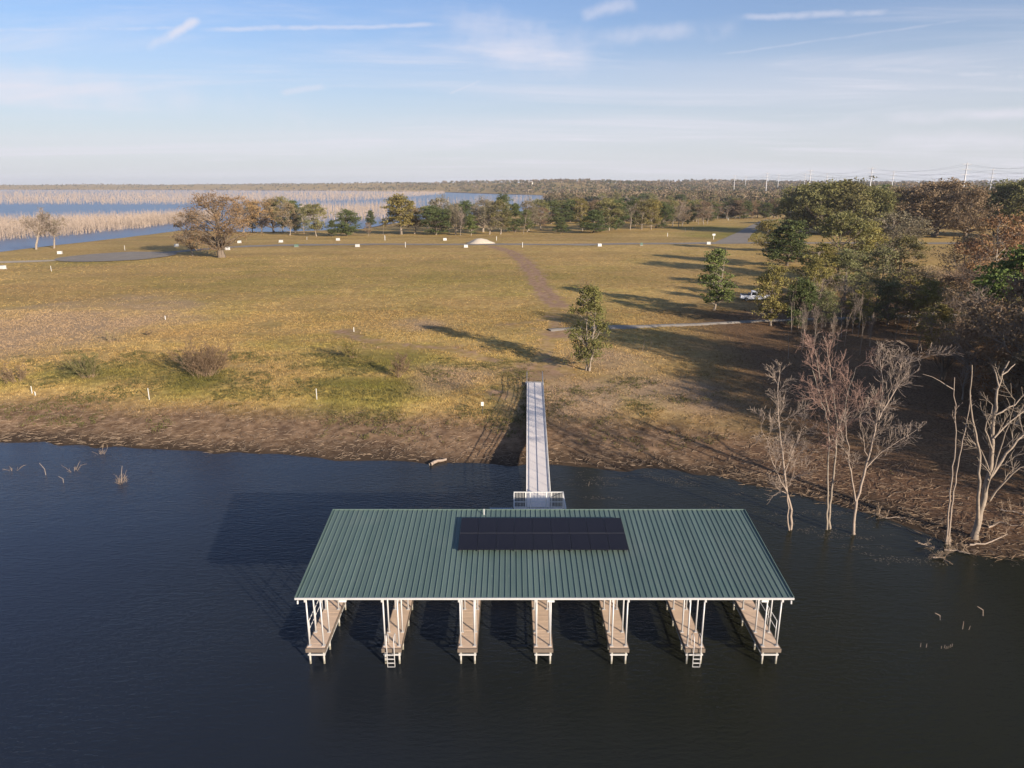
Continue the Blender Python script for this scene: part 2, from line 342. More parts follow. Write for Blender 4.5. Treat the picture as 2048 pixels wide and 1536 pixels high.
def water_material():
    m, nt, p = new_mat('lake_water')
    pos = node(nt, 'ShaderNodeNewGeometry').outputs['Position']
    sp = node(nt, 'ShaderNodeSeparateXYZ', None, _0=pos)
    w1 = noise(nt, node(nt, 'ShaderNodeMapping', None, Vector=pos, Rotation=(0, 0, .35), Scale=(.6, 1.7, 1)).outputs[0], 2.6, 3, .55, .4)
    w2 = noise(nt, node(nt, 'ShaderNodeMapping', None, Vector=pos, Rotation=(0, 0, -.25), Scale=(.7, 1.5, 1)).outputs[0], 8.0, 2, .5, .2)
    w3 = noise(nt, node(nt, 'ShaderNodeMapping', None, Vector=pos, Rotation=(0, 0, .1), Scale=(.5, 1.0, 1)).outputs[0], .55, 3, .5)
    gust = smooth(nt, noise(nt, pos, .035, 3, .5), .3, .7)
    h = mth(nt, 'ADD', mth(nt, 'ADD', mth(nt, 'MULTIPLY', w1, 1.0), mth(nt, 'MULTIPLY', w2, .34)), mth(nt, 'MULTIPLY', w3, .8))
    b = node(nt, 'ShaderNodeBump', None, Strength=mth(nt, 'ADD', .22, mth(nt, 'MULTIPLY', gust, .40)), Distance=.10, Height=h)
    nt.links.new(b.outputs[0], p.inputs['Normal'])
    # murky green body; polarised sky reflection painted in as blue-grey west, darker east
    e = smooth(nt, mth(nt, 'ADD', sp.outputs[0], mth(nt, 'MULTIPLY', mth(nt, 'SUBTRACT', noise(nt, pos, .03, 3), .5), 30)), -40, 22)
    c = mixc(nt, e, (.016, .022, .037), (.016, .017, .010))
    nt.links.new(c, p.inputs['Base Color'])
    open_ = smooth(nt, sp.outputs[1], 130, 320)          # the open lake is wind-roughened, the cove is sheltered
    c = mixc(nt, open_, c, (.060, .108, .185))  # deep-water blue, brightened in the base colour for the reflected horizon sky
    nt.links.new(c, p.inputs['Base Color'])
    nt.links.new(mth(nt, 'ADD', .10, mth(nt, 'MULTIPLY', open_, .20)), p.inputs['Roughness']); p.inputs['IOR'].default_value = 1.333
    nt.links.new(mth(nt, 'ADD', mth(nt, 'SUBTRACT', .34, mth(nt, 'MULTIPLY', e, .17)), mth(nt, 'MULTIPLY', open_, .2)), p.inputs['Specular IOR Level'])  # specular lowered eastward to imitate polarisation dimming the sky reflection
    return m
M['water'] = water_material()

# ------------------------------------------------------------------ terrain
def px0(px, py, z=0.0):
    r = ray(px, py); t = (CAM_H-z)/-r[2]; return np.array([r[0]*t, r[1]*t])
near_px = [(2048, 1112), (1960, 1108), (1860, 1080), (1800, 1056), (1700, 1022), (1620, 1000), (1560, 984), (1480, 968), (1400, 952), (1300, 939), (1180, 931),
           (1060, 929), (950, 929), (860, 931), (800, 922), (600, 914), (400, 904), (200, 895), (100, 888), (0, 886)]
near = [tuple(px0(*q)) for q in near_px]
PEN = [(400, -60), (180, -10), (110, 12), (62, 33), (44, 41)]+near+[(-80, 64), (-130, 66), (-170, 90), (-193, 150), (-197, 230), (-195, 275), (-192, 300), (-188, 345), (-187, 400),
      (-165, 398), (-143, 384), (-118, 382), (-92, 402), (-86, 440), (-84, 465), (-71, 533), (-40, 590), (-10, 612), (60, 600), (164, 600), (230, 645), (300, 700), (420, 760), (1400, 760), (1400, -60)]
MAIN = [(38, 945), (60, 900), (100, 850), (200, 765), (300, 705), (420, 690), (1300, 700), (9500, 600), (9500, 9500), (-9500, 9500), (-9500, 5400), (-4200, 5000), (-1900, 4300), (-800, 3600),
        (-250, 2800), (-60, 2250), (80, 1950), (66, 1500), (48, 1100)]
def sdist(P, X, Y):
    P = np.asarray(P, float); best = np.full(X.shape, 1e12); ins = np.zeros(X.shape, bool)
    for i in range(len(P)):
        (ax, ay), (bx, by) = P[i], P[(i+1) % len(P)]
        ex, ey = bx-ax, by-ay; wx, wy = X-ax, Y-ay
        t = np.clip((wx*ex+wy*ey)/(ex*ex+ey*ey+1e-12), 0, 1)
        best = np.minimum(best, (wx-ex*t)**2+(wy-ey*t)**2)
        c = ((ay > Y) != (by > Y))
        with np.errstate(divide='ignore', invalid='ignore'):
            ins ^= c & (X < (bx-ax)*(Y-ay)/(by-ay+1e-20)+ax)
    return np.sqrt(best)*np.where(ins, 1, -1)
prof_d = [-400, -60, -15, -4, 0, 2, 5, 9, 16, 22, 40, 80, 140, 260, 2000]
prof_z = [-4, -3.2, -1.5, -.5, 0, .22, .6, 1.1, 1.9, 2.25, 2.7, 3.3, 4.0, 4.6, 5]
def terrain(X, Y):
    s1 = sdist(PEN, X, Y)+(vnoise(X*.5, Y*.5, 3)-.5)*1.2+(vnoise(X*.12, Y*.12, 4)-.5)*1.5*(np.abs(X) < 300)
    s2 = sdist(MAIN, X, Y)
    z1 = np.interp(s1, prof_d, prof_z)
    hill = np.clip((Y-1300)/1500, 0, 1); hill = hill*hill*(3-2*hill)
    z2 = np.interp(s2, [-400, -60, 0, 30, 200, 2000], [-4, -3, 0, 1.2, 3.5, 6])+hill*np.clip(s2/250, 0, 1)*(10+20*vnoise(X/800, Y/800, 8)+12*vnoise(X/260, Y/260, 9)-6*np.clip((-X-200)/2500, 0, 1))
    z = np.maximum(z1, z2); s = np.maximum(s1, s2)
    land = np.clip(s/12, 0, 1)
    z = z+land*((vnoise(X*.07, Y*.07, 1)-.5)*.30+(vnoise(X*.9, Y*.9, 2)-.5)*.07+(vnoise(X*.27, Y*.27, 5)-.5)*.12)
    return z, s
def seq(*parts):
    return np.concatenate([np.arange(a, b, s) for a, b, s in parts])
gx = np.concatenate([-np.geomspace(9600, 420, 42), seq((-400, -95, 5), (-95, -70, 1.4), (-70, 62, .75), (62, 110, 1.4), (110, 420, 5)), np.geomspace(420, 9600, 42)])
gy = np.concatenate([seq((-160, 30, 10), (30, 44, 1.4), (44, 110, .55), (110, 150, 1.2), (150, 420, 2.6), (420, 1000, 12)), np.geomspace(1000, 9600, 48)])
GX, GY = np.meshgrid(gx, gy)
GZ, GS = terrain(GX, GY)
nx, ny = len(gx), len(gy)
def bil(A, x, y):
    x = np.atleast_1d(np.asarray(x, float)); y = np.atleast_1d(np.asarray(y, float))
    i = np.clip(np.searchsorted(gx, x)-1, 0, nx-2); j = np.clip(np.searchsorted(gy, y)-1, 0, ny-2)
    fx = np.clip((x-gx[i])/(gx[i+1]-gx[i]), 0, 1); fy = np.clip((y-gy[j])/(gy[j+1]-gy[j]), 0, 1)
    return (A[j, i]*(1-fx)+A[j, i+1]*fx)*(1-fy)+(A[j+1, i]*(1-fx)+A[j+1, i+1]*fx)*fy
def gz(x, y): return float(bil(GZ, x, y)[0])
def gnd(px, py):
    """where the line of sight through a point of the photograph meets the land"""
    r = ray(px, py); t = 40.0
    for _ in range(4000):
        p = r*t
        if CAM_H+p[2] <= max(gz(p[0], p[1]), 0): break
        t += .25 if t < 150 else .8
    return np.array([p[0], p[1], max(gz(p[0], p[1]), 0.0)])
def seg_d(P, X, Y):
    best = np.full(X.shape, 1e9)
    for (ax, ay), (bx, by) in zip(P[:-1], P[1:]):
        ex, ey = bx-ax, by-ay; t = np.clip(((X-ax)*ex+(Y-ay)*ey)/(ex*ex+ey*ey+1e-9), 0, 1)
        best = np.minimum(best, (X-ax-ex*t)**2+(Y-ay-ey*t)**2)
    return np.sqrt(best)
def G2(pts): return [tuple(gnd(*q)[:2]) for q in pts]
track = G2([(985, 493), (1020, 503), (1048, 522), (1066, 545), (1080, 572), (1100, 596), (1118, 612)])
trackc = G2([(1112, 606), (1108, 650), (1092, 700), (1072, 748)])
trackb = G2([(1118, 612), (1090, 640), (1010, 650)])
approach = G2([(1065, 760), (1030, 742), (985, 722), (930, 706), (860, 694), (770, 690), (690, 668)])
def masks(X, Y, s):
    dt = np.minimum(seg_d(track, X, Y)/4.6, seg_d(trackb, X, Y)/5.0+.45)
    dt = np.minimum(dt, seg_d(trackc, X, Y)/4.5+.4)
    da = seg_d(approach, X, Y)/4.2
    dirt = np.maximum(np.clip(1.3-dt, 0, 1)*1.0*(1-.35*(np.abs(seg_d(track, X, Y)-1.0) > .7)), np.clip(1.1-da, 0, 1)*.55)
    for (c, r) in (((1075, 740), 7), ((1120, 668), 6), ((690, 665), 4), ((1000, 790), 3)):
        q = gnd(*c); dirt = np.maximum(dirt, np.clip(1.2-np.hypot(X-q[0], Y-q[1])/r, 0, 1)*.8)
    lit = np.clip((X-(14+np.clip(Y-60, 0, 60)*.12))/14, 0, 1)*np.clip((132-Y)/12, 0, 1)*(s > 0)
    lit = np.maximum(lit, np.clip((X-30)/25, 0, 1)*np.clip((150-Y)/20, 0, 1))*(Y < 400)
    green = np.clip(1-np.abs(s-18)/8, 0, 1)*(Y < 140)*(X < 20)*(.15+1.0*np.clip(vnoise(X*.16, Y*.2, 31)*2-.7, 0, 1))
    for (c, r, k) in (((760, 720), 10, .9), ((690, 800), 9, .8), ((330, 735), 7, .6), ((200, 520), 22, .6), ((1480, 470), 30, 1.), ((1430, 455), 25, .8), ((560, 560), 40, .35), ((960, 560), 45, .35), ((1250, 800), 8, .6), ((1110, 850), 6, .8), ((640, 700), 12, .4)):
        q = gnd(*c); green = np.maximum(green, np.clip(1.2-np.hypot(X-q[0], Y-q[1])/r, 0, 1)*k)
    straw = np.zeros_like(X)
    for (c, r, k) in (((60, 660), 30, .75), ((200, 620), 25, .4), ((1150, 800), 12, .7), ((900, 760), 9, .6), ((1350, 790), 12, .7), ((840, 650), 10, .5), ((1230, 720), 12, .6), ((100, 790), 14, .45)):
        q = gnd(*c); straw = np.maximum(straw, np.clip(1.2-np.hypot(X-q[0], Y-q[1])/r, 0, 1)*k)
    return dict(dirt=dirt, litter=lit, green=green, straw=straw, shore=np.minimum(s, 200))
jj, ii = np.meshgrid(np.arange(ny-1), np.arange(nx-1), indexing='ij'); q0 = (jj*nx+ii).ravel()
mk = masks(GX, GY, GS)
me = np_mesh('terrain', np.stack([GX, GY, GZ], -1).reshape(-1, 3), [np.stack([q0, q0+1, q0+nx+1, q0+nx], 1)], M['ground'], {k: v.ravel() for k, v in mk.items()}, True)
tag(obj('terrain', me), 'golden green pasture sloping down to a muddy brown lake bank', 'ground', kind='structure')
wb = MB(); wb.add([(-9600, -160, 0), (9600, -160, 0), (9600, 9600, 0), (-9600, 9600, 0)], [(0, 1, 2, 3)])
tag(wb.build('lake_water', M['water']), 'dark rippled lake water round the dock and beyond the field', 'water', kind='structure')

def ribbon(name, pts, width, mat, lift=.05, step=2.0, nacross=5, wob=0.0, label=None, cat=None, kind='structure', thick=0.0):
    P = [np.array(p[:2], float) for p in pts]; out = []
    for a, b in zip(P[:-1], P[1:]):
        n = max(1, int(np.linalg.norm(b-a)/step)); out += [a+(b-a)*k/n for k in range(n)]
    out.append(P[-1]); C = np.array(out)
    for _ in range(6): C[1:-1] = C[1:-1]*.5+(C[:-2]+C[2:])*.25
    T = np.gradient(C, axis=0); T /= np.linalg.norm(T, axis=1)[:, None]; Nn = np.stack([-T[:, 1], T[:, 0]], 1)
    ws = np.full(len(C), width) if not hasattr(width, '__len__') else np.interp(np.linspace(0, 1, len(C)), np.linspace(0, 1, len(width)), width)
    k = np.linspace(-.5, .5, nacross); V = []
    for i in range(len(C)):
        j = 1+(vnoise(np.array([i*.37]), np.array([1.0]), 7)[0]-.5)*wob
        for a in k:
            q = C[i]+Nn[i]*ws[i]*a*j; V.append((q[0], q[1], gz(*q)+lift+(thick if abs(a) < .49 else -.1*(thick > 0))))
    Fq = [(i*nacross+j, i*nacross+j+1, (i+1)*nacross+j+1, (i+1)*nacross+j) for i in range(len(C)-1) for j in range(nacross-1)]
    o = MB().add(V, Fq).build(name, mat, sm=True)
    if label: tag(o, label, cat, kind=kind)
    return o
road_pts = [gnd(*q) for q in [(2300, 486), (2048, 487), (1850, 487), (1700, 486), (1500, 486), (1400, 487), (1250, 488), (1050, 489), (900, 489), (750, 489), (620, 490), (540, 491), (470, 494), (400, 499), (340, 505)]]
ribbon('road', road_pts, 6.5, M['asphalt'], .06, label='grey asphalt lane crossing the pasture', cat='road')
side = [gnd(*q) for q in [(1462, 486), (1478, 474), (1496, 462), (1512, 452), (1528, 444), (1542, 439)]]
ribbon('road', side, [11, 7, 6, 6, 6], M['asphalt'], .09, label='asphalt side road leading away to the right-hand trees', cat='road')
cc = gnd(235, 514); cm = MB(); R_ = 17
ringV = [(cc[0], cc[1], gz(cc[0], cc[1])+.16)]+[(cc[0]+r*math.cos(a), cc[1]+r*.9*math.sin(a), gz(cc[0]+r*math.cos(a), cc[1]+r*.9*math.sin(a))+.16) for r in (4, 8, 12, R_) for a in np.arange(40)*2*math.pi/40]
cm.add(ringV, [(1+k*40+i, 1+(k+1)*40+i, 1+(k+1)*40+(i+1) % 40, 1+k*40+(i+1) % 40) for k in range(3) for i in range(40)], [(0, 1+i, 1+(i+1) % 40) for i in range(40)])
tag(cm.build('turning_circle', M['asphalt'], sm=True), 'round asphalt turning circle at the left end of the lane', 'road', kind='structure')
ribbon('road_shoulder', [gnd(*q) for q in [(175, 518), (110, 522), (40, 524), (-40, 526)]], 4.5, M['gravel_dull'], .06, wob=.8, label='pale gravel spur left of the turning circle', cat='gravel')
ribbon('path', [gnd(*q) for q in [(1098, 661), (1130, 658), (1180, 656), (1300, 653), (1400, 649), (1500, 644), (1560, 642), (1700, 637), (1860, 632), (1990, 628)]], [2.2, 2.6, 1.5, 1.3, 1.3, 1.3, 1.2, 1.2], M['path'], .05, 1.0, 5, .5,
       label='narrow pale rock-edged path running into the thicket', cat='path', thick=.12)
ribbon('gravel_patch', [gnd(*q) for q in [(1130, 490), (1160, 491), (1190, 491)]], [1.5, 3.4, 1.5], M['gravel_dull'], .10, 1.0, 6, .5, label='flat patch of pale gravel beside the lane', cat='gravel')
ribbon('picnic_path', [gnd(*q) for q in [(980, 463), (1005, 462), (1040, 463)]], 1.8, M['path'], .07, 2, 4, label='short pale path among the trees beyond the lane', cat='path')

# ------------------------------------------------------------------ covered boat dock
XC = 1.66; DECK = 1.0
FX = [-10.27+3.97*i for i in range(7)]
EY, RY = 32.1, 40.3; EZ, RZ = 3.97, 4.92; SL = (RZ-EZ)/(RY-EY)
dock = tag(empty('boat_dock', (XC, 36, 0)), 'long green metal roofed boat dock with seven finger piers', 'boat dock')
def dk(mb, name, mat, parent=None, sm=False):   # built in world coordinates, placed under the dock
    o = mb.build(name, mat, parent or dock, sm=sm)
    o.location = (-XC, -36, 0) if parent is None or parent is dock else (0, 0, 0)
    return o
def roofz(y): return EZ+(y-EY)*SL
# roof: frame, then 28 ribbed sheets
b = MB(); X0, X1 = -11.08, 14.40
for y in (32.35, 34.4, 36.4, 38.4, 40.05):
    z = roofz(y)-.12; b.box(X0+.12, X1-.12, y-.05, y+.05, z-.16, z)
for x in FX:
    for s in (-.40, .40):
        b.hexa([(x+s-.05, 32.2, EZ-.34), (x+s+.05, 32.2, EZ-.34), (x+s+.05, 40.2, RZ-.36), (x+s-.05, 40.2, RZ-.36)],
               [(x+s-.05, 32.2, EZ-.20), (x+s+.05, 32.2, EZ-.20), (x+s+.05, 40.2, RZ-.22), (x+s-.05, 40.2, RZ-.22)])
roof = dk(b, 'roof', M['white_steel'])
tw = (X1-X0)/28; sp_ = tw/3
pv = []; pf = []
prof = [(0, 0), (.0, 0)]
prof = []
for k in range(3):
    o_ = k*sp_
    prof += [(o_, .0), (o_+.10, .0), (o_+.114, .038), (o_+.136, .038), (o_+.150, .0)]
prof.append((tw-.004, 0))
yy = [EY, RY]
for y in yy:
    for (x, h) in prof: pv.append((x, y, roofz(y)+h))
n_ = len(prof); pf = [(i, i+1, n_+i+1, n_+i) for i in range(n_-1)]
for y in yy:
    for (x, h) in prof: pv.append((x, y, roofz(y)+h-.018))
pf += [(2*n_+i+1, 2*n_+i, 3*n_+i, 3*n_+i+1) for i in range(n_-1)]+[(i+1, i, 2*n_+i, 2*n_+i+1) for i in range(n_-1)]+[(n_+i, n_+i+1, 3*n_+i+1, 3*n_+i) for i in range(n_-1)]
sheet = np_mesh('roof_sheet', np.array(pv), [np.array(pf)], M['roof'])
for k in range(28):
    o = obj('roof_sheet', sheet, roof, (X0+k*tw, 0, .0))
t = MB(); t.box(X0-.05, X1+.05, EY-.075, EY-.02, EZ-.085, EZ+.012); dk(t, 'eave_gutter', M['white_steel'], roof)
t = MB(); t.box(X0-.02, X1+.02, RY+.012, RY+.06, RZ-.16, RZ+.06); dk(t, 'ridge_trim', M['roof'], roof)
for (xa, xb) in ((X0-.05, X0-.008), (X1+.008, X1+.05)):
    t = MB(); t.hexa([(xa, EY-.015, EZ-.14), (xb, EY-.015, EZ-.14), (xb, RY+.008, RZ-.14), (xa, RY+.008, RZ-.14)], [(xa, EY-.015, EZ+.065), (xb, EY-.015, EZ+.065), (xb, RY+.008, RZ+.065), (xa, RY+.008, RZ+.065)])
    dk(t, 'rake_trim', M['roof'], roof)
for xd in (X0+.1, X1-.1):
    t = MB(); t.tube([(xd, EY-.06, EZ-.12), (xd, EY-.1, EZ-.3)], .045, 8); dk(t, 'downspout', M['white_steel'], roof)
for xd in (-8.7, 2.0, 13.0):
    t = MB(); t.box(xd-.18, xd+.18, EY+.0, EY+.1, EZ-.27, EZ-.152); dk(t, 'roof_light', M['white_paint'], roof)
# finger piers
FY0, FY1 = 32.0, 39.4; HW = .485
def boards(x0, x1, y0, y1, along_y, w=.14, gap=.008, zt=DECK, th=.035):
    m = MB()
    a, e = (y0, y1) if along_y else (x0, x1)
    n = int((e-a)/w); ww = (e-a)/n
    for k in range(n):
        j = random.uniform(-.003, .003)
        if along_y: m.box(x0+random.uniform(0, .008), x1-random.uniform(0, .008), a+k*ww, a+(k+1)*ww-gap, zt-th+j, zt+j)
        else: m.box(a+k*ww, a+(k+1)*ww-gap, y0, y1, zt-th+j, zt+j)
    return m
pile_y = [32.16, 33.35, 35.5, 37.1, 39.2]
post_mesh = {}
for fi, x in enumerate(FX):
    f = MB()
    for s in (-1, 1):
        f.box(x+s*(HW-.03)-.03, x+s*(HW-.03)+.03, FY0+.04, FY1, DECK-.20, DECK-.045)         # side beam
        f.box(x+s*(HW-.06)-.02, x+s*(HW-.06)+.02, FY0+.12, FY1, DECK-.47, DECK-.43)          # lower chord
        for k in range(14):                                                                # truss webs
            ya = FY0+.2+k*.5; f.tube([(x+s*(HW-.06), ya, DECK-.45), (x+s*(HW-.06), ya+.25, DECK-.2), (x+s*(HW-.06), ya+.5, DECK-.45)], .012, 4)
    f.box(x-HW+.03, x+HW-.03, FY0+.10, FY0+.16, DECK-.48, DECK-.40)
    fp = dk(f, 'finger_pier', M['white_steel'])
    d = dk(boards(x-HW, x+HW, FY0+.035, FY1, True), 'deck_boards', M['deck'], fp); d['kind'] = 'stuff'
    e = MB(); e.box(x-HW-.03, x+HW+.03, FY0-.03, FY0+.03, DECK-.21, DECK+.012); dk(e, 'end_board', M['rim'], fp)
    for s in (-1, 1):
        e = MB(); e.box(min(x+s*HW, x+s*(HW+.03)), max(x+s*HW, x+s*(HW+.03)), FY0+.032, FY1, DECK-.20, DECK+.004); dk(e, 'edge_board', M['rim'], fp)
    for py in pile_y:
        for s in (-1, 1):
            xx = x+s*(HW-.12)
            q = MB(); q.tube([(xx, py, -1.6), (xx, py, DECK-.05)], .055, 10); dk(q, 'pile', M['pile'], sm=True)
            q = MB(); q.tube([(xx, py+.12, DECK-.02), (xx, py+.12, roofz(py+.12)-.14)], .042, 10); dk(q, 'post', M['white_steel'], sm=True)
            q = MB(); q.box(xx-.085, xx+.085, py+.035, py+.205, DECK+.004, DECK+.022); dk(q, 'base_plate', M['white_steel'])
# handrails on the outer sides of the two end fingers
for x, s in ((FX[0], -1), (FX[6], 1)):
    xr = x+s*(HW+.06); h = dk(MB().tube([(xr, 33.0, DECK-.1), (xr, 33.0, DECK+1.0), (xr, 39.3, DECK+1.0), (xr, 39.3, DECK-.1)], .024, 8), 'handrail', M['white_steel'], sm=True)
    dk(MB().tube([(xr, 33.0, DECK+.52), (xr, 39.3, DECK+.52)], .018, 8), 'mid_rail', M['white_steel'], h, True)
    for y in (34.2, 35.6, 37.0, 38.2): dk(MB().tube([(xr, y, DECK-.1), (xr, y, DECK+.98)], .02, 8), 'rail_post', M['white_steel'], h, True)
# swim ladders on the second and sixth finger
for x in (FX[1], FX[5]):
    lx = x-.03+.1*(x > 0); yl = FY0-.13
    lad = MB()
    rails = []
    for s in (-.19, .19):
        rails.append([(lx+s, FY0+.45, DECK), (lx+s, FY0+.45, DECK+.55), (lx+s, FY0+.25, DECK+.75), (lx+s, yl+.1, DECK+.72), (lx+s, yl, DECK+.5), (lx+s, yl, -.35)])
    l = dk(MB().tube(rails[0], .024, 8), 'ladder', M['white_steel'], sm=True)
    dk(MB().tube(rails[1], .024, 8), 'side_rail', M['white_steel'], l, True)
    for k in range(5):
        z = .72-.24*k; dk(MB().box(lx-.19, lx+.19, yl-.035, yl+.035, z-.02, z+.01), 'rung', M['white_steel'], l)
# walkway behind the slips and the landing
w_ = MB(); w_.box(FX[0]-HW, FX[6]+HW, 39.46, 41.3, DECK-.22, DECK-.05); wk = dk(w_, 'walkway', M['white_steel'])
d = dk(boards(FX[0]-HW, FX[6]+HW, 39.45, 41.3, False), 'deck_boards', M['deck'], wk); d['kind'] = 'stuff'
LX0, LX1, LY0, LY1 = .15, 3.82, 41.34, 48.9
w_ = MB(); w_.box(LX0, LX1, LY0, LY1, DECK-.22, DECK-.05); ld = dk(w_, 'landing', M['white_steel'])
d = dk(boards(LX0, LX1, LY0, LY1, True), 'deck_boards', M['gang_deck'], ld); d['kind'] = 'stuff'
w_ = MB(); w_.box(-1.75, LX0-.02, LY0, 47.2, DECK-.22, DECK-.01); dk(w_, 'side_platform', M['deck'])
for y in (43.5, 46.0, 48.7):
    for x in (LX0+.1, LX1-.1): dk(MB().tube([(x, y, -1.6), (x, y, DECK-.05)], .06, 10), 'pile', M['pile'], sm=True)
for y in (42.5, 46.9): dk(MB().tube([(-1.6, y, -1.6), (-1.6, y, DECK-.05)], .06, 10), 'pile', M['pile'], sm=True)
for x in np.arange(FX[0], FX[6]+1, 3.97):
    for dx in (-.36, .36): dk(MB().tube([(x+dx, 41.0, -1.6), (x+dx, 41.0, DECK-.05)], .055, 10), 'pile', M['pile'], sm=True)
# landing rail with balusters, lit above the roof's shade
RT = DECK+1.32; RM = DECK+.52
yb = LY1-.06
rl = dk(MB().box(LX0-.03, LX1+.03, yb-.03, yb+.03, RT-.05, RT), 'landing_railing', M['white_paint'])
dk(MB().box(LX0, LX1, yb-.025, yb+.025, RM-.045, RM), 'mid_rail', M['white_paint'], rl)
dk(MB().box(LX0, LX1, yb-.025, yb+.025, DECK+.06, DECK+.10), 'bottom_rail', M['white_paint'], rl)
for x in (LX0, LX0+.86, LX0+1.25, LX1-1.25, LX1-.86, LX1):
    dk(MB().box(x-.035, x+.035, yb-.034, yb+.034, DECK+.002, RT-.052), 'rail_post', M['white_paint'], rl)
for k in range(34):
    x = LX0+.11*(k+.5); x += 0
    if x > LX1-.05: break
    dk(MB().box(x-.011, x+.011, yb-.011, yb+.011, DECK+.10, RT-.05), 'baluster', M['white_paint'], rl)
for xs in (LX0, LX1):
    sr = dk(MB().box(xs-.025, xs+.025, 42.0, LY1-.1, RT-.05, RT-.002), 'side_railing', M['white_paint'])
    for k in range(24):
        y = 42.1+.27*k; dk(MB().box(xs-.011, xs+.011, y-.011, y+.011, DECK+.002, RT-.052), 'baluster', M['white_paint'], sr)
# storage locker on the side platform
lk = MB(); lk.box(-1.55, -.0, 46.1, 47.0, DECK, 1.80); lko = dk(lk, 'storage_locker', M['locker'])
lm = MB(); lm.box(-1.6, .05, 46.05, 47.05, 1.802, 1.86)
for k in range(11): lm.box(-1.56+k*.15, -1.50+k*.15, 46.05, 47.05, 1.862, 1.885)
dk(lm, 'ribbed_lid', M['locker'], lko)
dk(MB().tube([(-1.72, 39.8, roofz(39.8)-.25), (-1.72, 39.8, roofz(39.8)+.38)], .03, 8), 'vent_pipe', M['white_paint'])

# solar array on the roof
sa = tag(empty('solar_array', (1.77, 37.5, roofz(37.5)+.05)), 'black solar panels in two rows of nine on the green roof', 'solar panels')
PW, PL = 1.068, 1.615
tilt = math.atan(SL)
pm = MB(); pm.box(0, PW-.016, 0, PL-.016, 0, .035); pmesh = pm.mesh('solar_panel', M['solar'])
cm_ = MB()
for y_ in (0.0, PL-.016-.012): cm_.box(0.0, PW-.016, y_, y_+.012, .0355, .038)
for x_ in (0.0, PW-.016-.012): cm_.box(x_, x_+.012, .0125, PL-.016-.0125, .0355, .038)
cmesh = cm_.mesh('panel_frame', M['solar_frame'])
PX0, PY0, PZ = -3.03-1.77, 35.88-37.5, .145
for r_ in range(2):
    for c_ in range(9):
        y = PY0+r_*PL*math.cos(tilt); o = obj('solar_panel', pmesh, sa, (PX0+c_*PW, y, PZ+y*SL+random.uniform(0, .004)), (tilt, 0, 0))
        obj('panel_frame', cmesh, o)
MB().hexa([(PX0, PL*math.cos(tilt)+PY0-.02, PZ+(PL*math.cos(tilt)+PY0)*SL+.03), (-PX0, PL*math.cos(tilt)+PY0-.02, PZ+(PL*math.cos(tilt)+PY0)*SL+.03), (-PX0, PL*math.cos(tilt)+PY0+.004, PZ+(PL*math.cos(tilt)+PY0)*SL+.03), (PX0, PL*math.cos(tilt)+PY0+.004, PZ+(PL*math.cos(tilt)+PY0)*SL+.03)],
          [(PX0, PL*math.cos(tilt)+PY0-.02, PZ+(PL*math.cos(tilt)+PY0)*SL+.046), (-PX0, PL*math.cos(tilt)+PY0-.02, PZ+(PL*math.cos(tilt)+PY0)*SL+.046), (-PX0, PL*math.cos(tilt)+PY0+.004, PZ+(PL*math.cos(tilt)+PY0)*SL+.046), (PX0, PL*math.cos(tilt)+PY0+.004, PZ+(PL*math.cos(tilt)+PY0)*SL+.046)]).build('clamp_strip', M['strip'], sa)
for k in range(10):
    x = PX0+.1+k*1.04
    m_ = MB().hexa([(x, PY0+.05, PY0*SL+.03), (x+.05, PY0+.05, PY0*SL+.03), (x+.05, -PY0-.1, -PY0*SL-.0), (x, -PY0-.1, -PY0*SL-.0)],
                   [(x, PY0+.05, PY0*SL+.145), (x+.05, PY0+.05, PY0*SL+.145), (x+.05, -PY0-.1, -PY0*SL+.13), (x, -PY0-.1, -PY0*SL+.13)])
    m_.build('mounting_rail', M['dark_metal'], sa)

# gangway
ga = np.array([1.98, 48.95, DECK+.05]); gb = np.array([2.62, 79.2, 0]); gb[2] = gz(gb[0], gb[1])+.28
gang = tag(empty('gangway', tuple(ga), -math.atan2(gb[0]-ga[0], gb[1]-ga[1])), 'long pale gangway with pipe rails from the landing to the bank', 'gangway')
GL = float(np.linalg.norm((gb-ga)[:2])); GSl = (gb[2]-ga[2])/GL; GW = .86
NP = 15; pl = GL/NP
def gpt(x, y, z=0): return (x, y, z+y*GSl)
for k in range(NP):
    for s in (0, 1):
        a, e = k*pl, (k+1)*pl-.012; xa, xb = (-GW, -.006) if s == 0 else (.006, GW)
        MB().hexa([gpt(xa, a, -.05), gpt(xb, a, -.05), gpt(xb, e, -.05), gpt(xa, e, -.05)], [gpt(xa, a), gpt(xb, a), gpt(xb, e), gpt(xa, e)]).build('deck_panel', M['gang_deck'], gang)
for s in (-1, 1):
    x = s*(GW+.035)
    st_ = MB().hexa([gpt(x-.03, 0, -.32), gpt(x+.03, 0, -.32), gpt(x+.03, GL, -.2), gpt(x-.03, GL, -.2)], [gpt(x-.03, 0, .05), gpt(x+.03, 0, .05), gpt(x+.03, GL, .05), gpt(x-.03, GL, .05)])
    sb_ = st_.build('side_beam', M['white_steel'], gang)
    r0 = MB().tube([gpt(x, .1, 1.07), gpt(x, GL+.9, 1.07), gpt(x, GL+.9, .1)], .032, 8).build('railing', M['white_steel'], gang, sm=True)
    for zz in (.42, .75): MB().tube([gpt(x, .1, zz), gpt(x, GL+.9, zz)], .022, 6).build('rail', M['white_steel'], r0, sm=True)
    for k in range(19): MB().tube([gpt(x, .1+k*GL/18, .02), gpt(x, .1+k*GL/18, 1.06)], .02, 6).build('rail_post', M['white_steel'], r0, sm=True)
